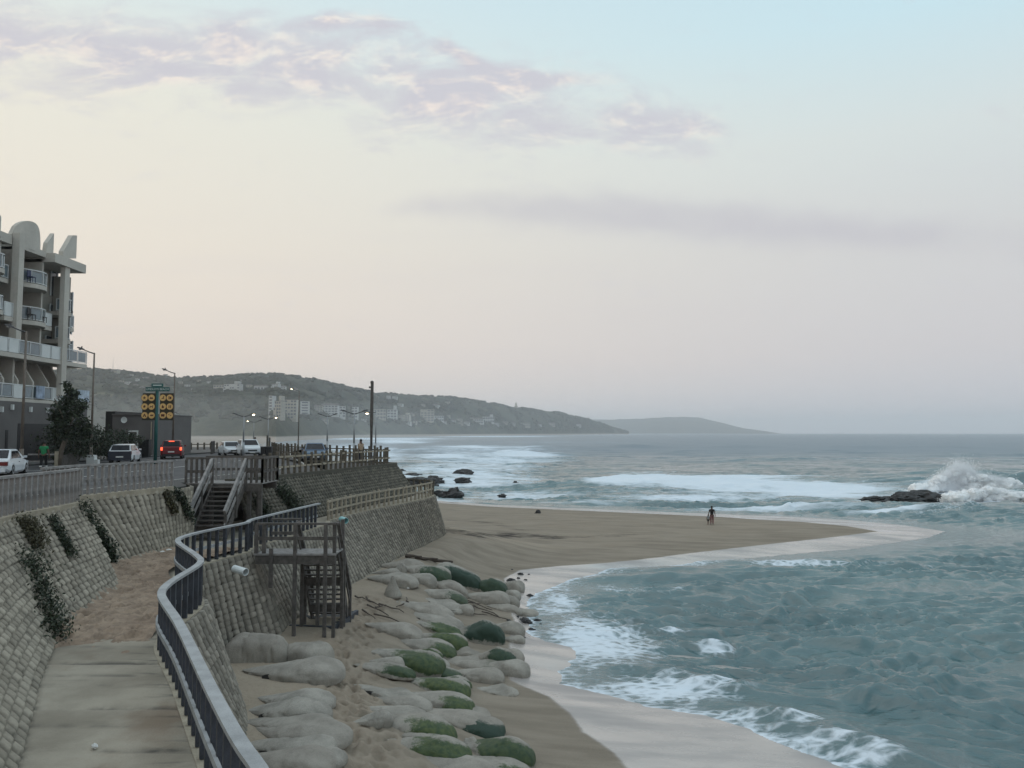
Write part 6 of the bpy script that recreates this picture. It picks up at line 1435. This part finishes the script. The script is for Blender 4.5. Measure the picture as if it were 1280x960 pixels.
# ---------------------------------------------------------------- people
def skin_mesh(name, verts, edges, radii, root_i, m, parent, sub=1):
    me = bpy.data.meshes.new(name); me.from_pydata([tuple(v) for v in verts], edges, []); me.materials.append(m)
    o = bpy.data.objects.new(name, me); COL.objects.link(o); o.parent = parent
    md = o.modifiers.new('skin', 'SKIN'); md.use_smooth_shade = True
    if not me.skin_vertices: bpy.context.view_layer.objects.active = o
    for i, r_ in enumerate(radii): me.skin_vertices[0].data[i].radius = (r_, r_) if not isinstance(r_, tuple) else r_; me.skin_vertices[0].data[i].use_root = (i == root_i)
    s = o.modifiers.new('sub', 'SUBSURF'); s.levels = s.render_levels = sub
    return o
def person(label, x, y, z, rz, H, top, bottom, sleeves='short', stride=.0, arms=((.10,.0),(.10,.0)), legs_bare=False, bands=None, hair=True, shorts=False, skirt=None):
    """standing figure facing +Y in its own frame; ARMS: (sideways, forward) swing of each hand"""
    k = H/1.75; root = thing('person', label, 'person', (x,y,z), rz, local=True); root.scale = (k,k,k)
    V, E, Rr_ = [], [], []
    def v(p, r_, par=None):
        V.append(p); Rr_.append(r_)
        if par is not None: E.append((par, len(V)-1))
        return len(V)-1
    pel = v((0,0,.95), (.145,.10)); w = v((0,.0,1.12), (.13,.09), pel); ch = v((0,.0,1.34), (.16,.105), w); nk = v((0,0,1.47), .062, ch); hd0 = v((0,.015,1.56), (.072,.085), nk); hd = v((0,.02,1.65), (.078,.095), hd0); cr_ = v((0,.0,1.73), (.052,.06), hd); nose = v((0,.115,1.615), .014, hd0)
    J = {}
    for s, (side, fwd) in zip((-1, 1), arms):
        sh = v((s*.185,0,1.40), .058, ch); el = v((s*(.215+side*.5),-.02+fwd*.35,1.12), .045, sh); wr = v((s*(.20+side),.04+fwd,.88+fwd*.45), .032, el); pm = v((s*(.20+side),.06+fwd*1.1,.81+fwd*.5), (.036,.02), wr)
        d = Vector(V[pm])-Vector(V[wr]); d.normalize()
        for q, (oy, L_) in enumerate(((-.03,.060),(-.011,.070),(.009,.074),(.028,.066))):
            b_ = Vector(V[pm])+Vector((0,oy,-.02)); f1 = v(tuple(b_+d*.035), .0095, pm); v(tuple(b_+d*L_+Vector((-s*.012,0,0))), .0085, f1)
        v(tuple(Vector(V[wr])+Vector((-s*.02,.045,-.035))), .010, wr)
        J[s] = (sh, el, wr)
    for s in (-1, 1):
        st = s*stride
        hp = v((s*.09,0,.88), .095, pel); kn = v((s*.10,.03+st*.6,.49), .062, hp); an = v((s*.10,-.02+st,.09), .042, kn); v((s*.11,.12+st,.035), (.045,.034), an); J[('l',s)] = (hp, kn, an)
    skin_mesh('body', V, E, Rr_, pel, M['skin'], root)
    g = lambda i, dz=0: (V[i][0], V[i][1], V[i][2]+dz)
    # shirt
    v2, e2, r2 = [(0,0,.93),(0,0,1.12),(0,0,1.34),(0,0,1.44)], [(0,1),(1,2),(2,3)], [(.165,.125),(.155,.115),(.185,.130),.085]
    for s in (-1, 1):
        sh, el, wr = J[s]; v2.append(g(sh)); e2.append((2, len(v2)-1)); r2.append(.078)
        if sleeves == 'short': v2.append(tuple((Vector(V[sh])*.45+Vector(V[el])*.55))); e2.append((len(v2)-2, len(v2)-1)); r2.append(.068)
        else:
            v2.append(g(el)); e2.append((len(v2)-2, len(v2)-1)); r2.append(.062); v2.append(g(wr)); e2.append((len(v2)-2, len(v2)-1)); r2.append(.048)
    skin_mesh('shirt', v2, e2, r2, 1, top, root)
    v3, e3, r3 = [(0,0,.98)], [], [(.158,.118)]
    for s in (-1, 1):
        hp, kn, an = J[('l',s)]; v3.append(g(hp)); e3.append((0, len(v3)-1)); r3.append(.112)
        v3.append(g(kn, .08 if shorts else 0)); e3.append((len(v3)-2, len(v3)-1)); r3.append(.085)
        if not shorts: v3.append(g(an, .03)); e3.append((len(v3)-2, len(v3)-1)); r3.append(.064)
    skin_mesh('trousers', v3, e3, r3, 0, bottom, root)
    if hair: mb = MB(); mb.lathe([(.001,.11),(.062,.095),(.092,.04),(.094,-.01),(.075,-.06)], 12, (0,-.012,1.66)); mb.build('hair', M['hair'], root, smooth=True)
    if bands:
        for s in (-1, 1): hp, kn, an = J[('l',s)]; mb = MB(); q = Vector(V[an])+Vector((0,.01,.12)); mb.lathe([(.075,0),(.078,.07)], 12, q); mb.build('reflective_band', bands, root)
    return root
C_ = lambda n, c: mat('cloth_'+n, c, .9, .2, 9)
person('person in a green shirt and dark trousers with pale ankle bands walking past the hotel', atd(55,560,47.5).x, 47.5, RZ-.10, R(10), 1.78, C_('green', (.02,.20,.08)), C_('black', (.008,.008,.009)), 'short', .14, bands=M['plate'])
person('person in dark clothes standing behind the white cars near the bins', atd(318.6,560,80).x, 80, RZ-.02, R(160), 1.76, C_('charcoal', (.02,.02,.024)), C_('ink', (.01,.01,.012)), 'long', .03)
person('person in a beige jacket standing with folded hands at the fence corner', atd(451,560,55.3).x, 55.3, RZ-.02, R(40), 1.76, C_('beige', (.36,.27,.19)), C_('navy', (.02,.02,.028)), 'long', .02, arms=((-.12,.22),(-.12,.22)))
p = at(890, 656, .75); zz = float(beach_h([p.x],[p.y])[0][0]); p = at(890, 656, zz)
person('adult in a black top and pinkish trousers on the sand spit', p.x, p.y, zz-.02, R(-10), 1.78, C_('jet', (.010,.010,.012)), C_('pink', (.20,.10,.10)), 'short', .05)
p2 = at(885.3, 656, zz); zz2 = float(beach_h([p2.x],[p2.y])[0][0])
person('small child in a grey shirt and black shorts beside the adult on the spit', p2.x, p2.y, zz2-.02, R(10), .98, C_('grey', (.22,.24,.25)), C_('soot', (.008,.010,.010)), 'short', .05, shorts=True)

# ---------------------------------------------------------------- air
m = bpy.data.materials.new('haze'); m.use_nodes = True; T = NT(m.node_tree)
for n in list(T.n):
    if n.type == 'BSDF_PRINCIPLED': T.n.remove(n)
pv = T.new('ShaderNodeVolumePrincipled'); pv.inputs['Color'].default_value = (.95,.968,1.0,1); pv.inputs['Density'].default_value = HAZE; pv.inputs['Anisotropy'].default_value = .2
T.l.new(pv.outputs[0], [n for n in T.n if n.type == 'OUTPUT_MATERIAL'][0].inputs['Volume'])
mb = MB(); mb.box((0, 7000, 121), (26000, 15200, 260)); o = mb.build('haze', m); tag(o, 'thin pale sea haze in the air over the bay', None, kind='stuff')

# the mist of the surf hanging along the foot of the far hill: a flat lens of damp air
m = bpy.data.materials.new('surf_mist'); m.use_nodes = True; T = NT(m.node_tree); T.n.remove(T.n['Principled BSDF'])
pv = T.new('ShaderNodeVolumePrincipled'); pv.inputs['Color'].default_value = (.96,.97,.98,1); pv.inputs['Density'].default_value = .0003
T.l.new(pv.outputs[0], [n for n in T.n if n.type == 'OUTPUT_MATERIAL'][0].inputs['Volume'])
mb = MB(); mb.ball((-420, 980, 6), 1.0, 40, 20); mb.v = [(-420+(x+420)*420, 980+(y-980)*300, 6+(z-6)*52) for x, y, z in mb.v]; o = mb.build('surf_mist', m, loc=(-420,980,6), smooth=True); tag(o, 'pale surf mist hanging along the foot of the far hill', 'mist', kind='stuff')
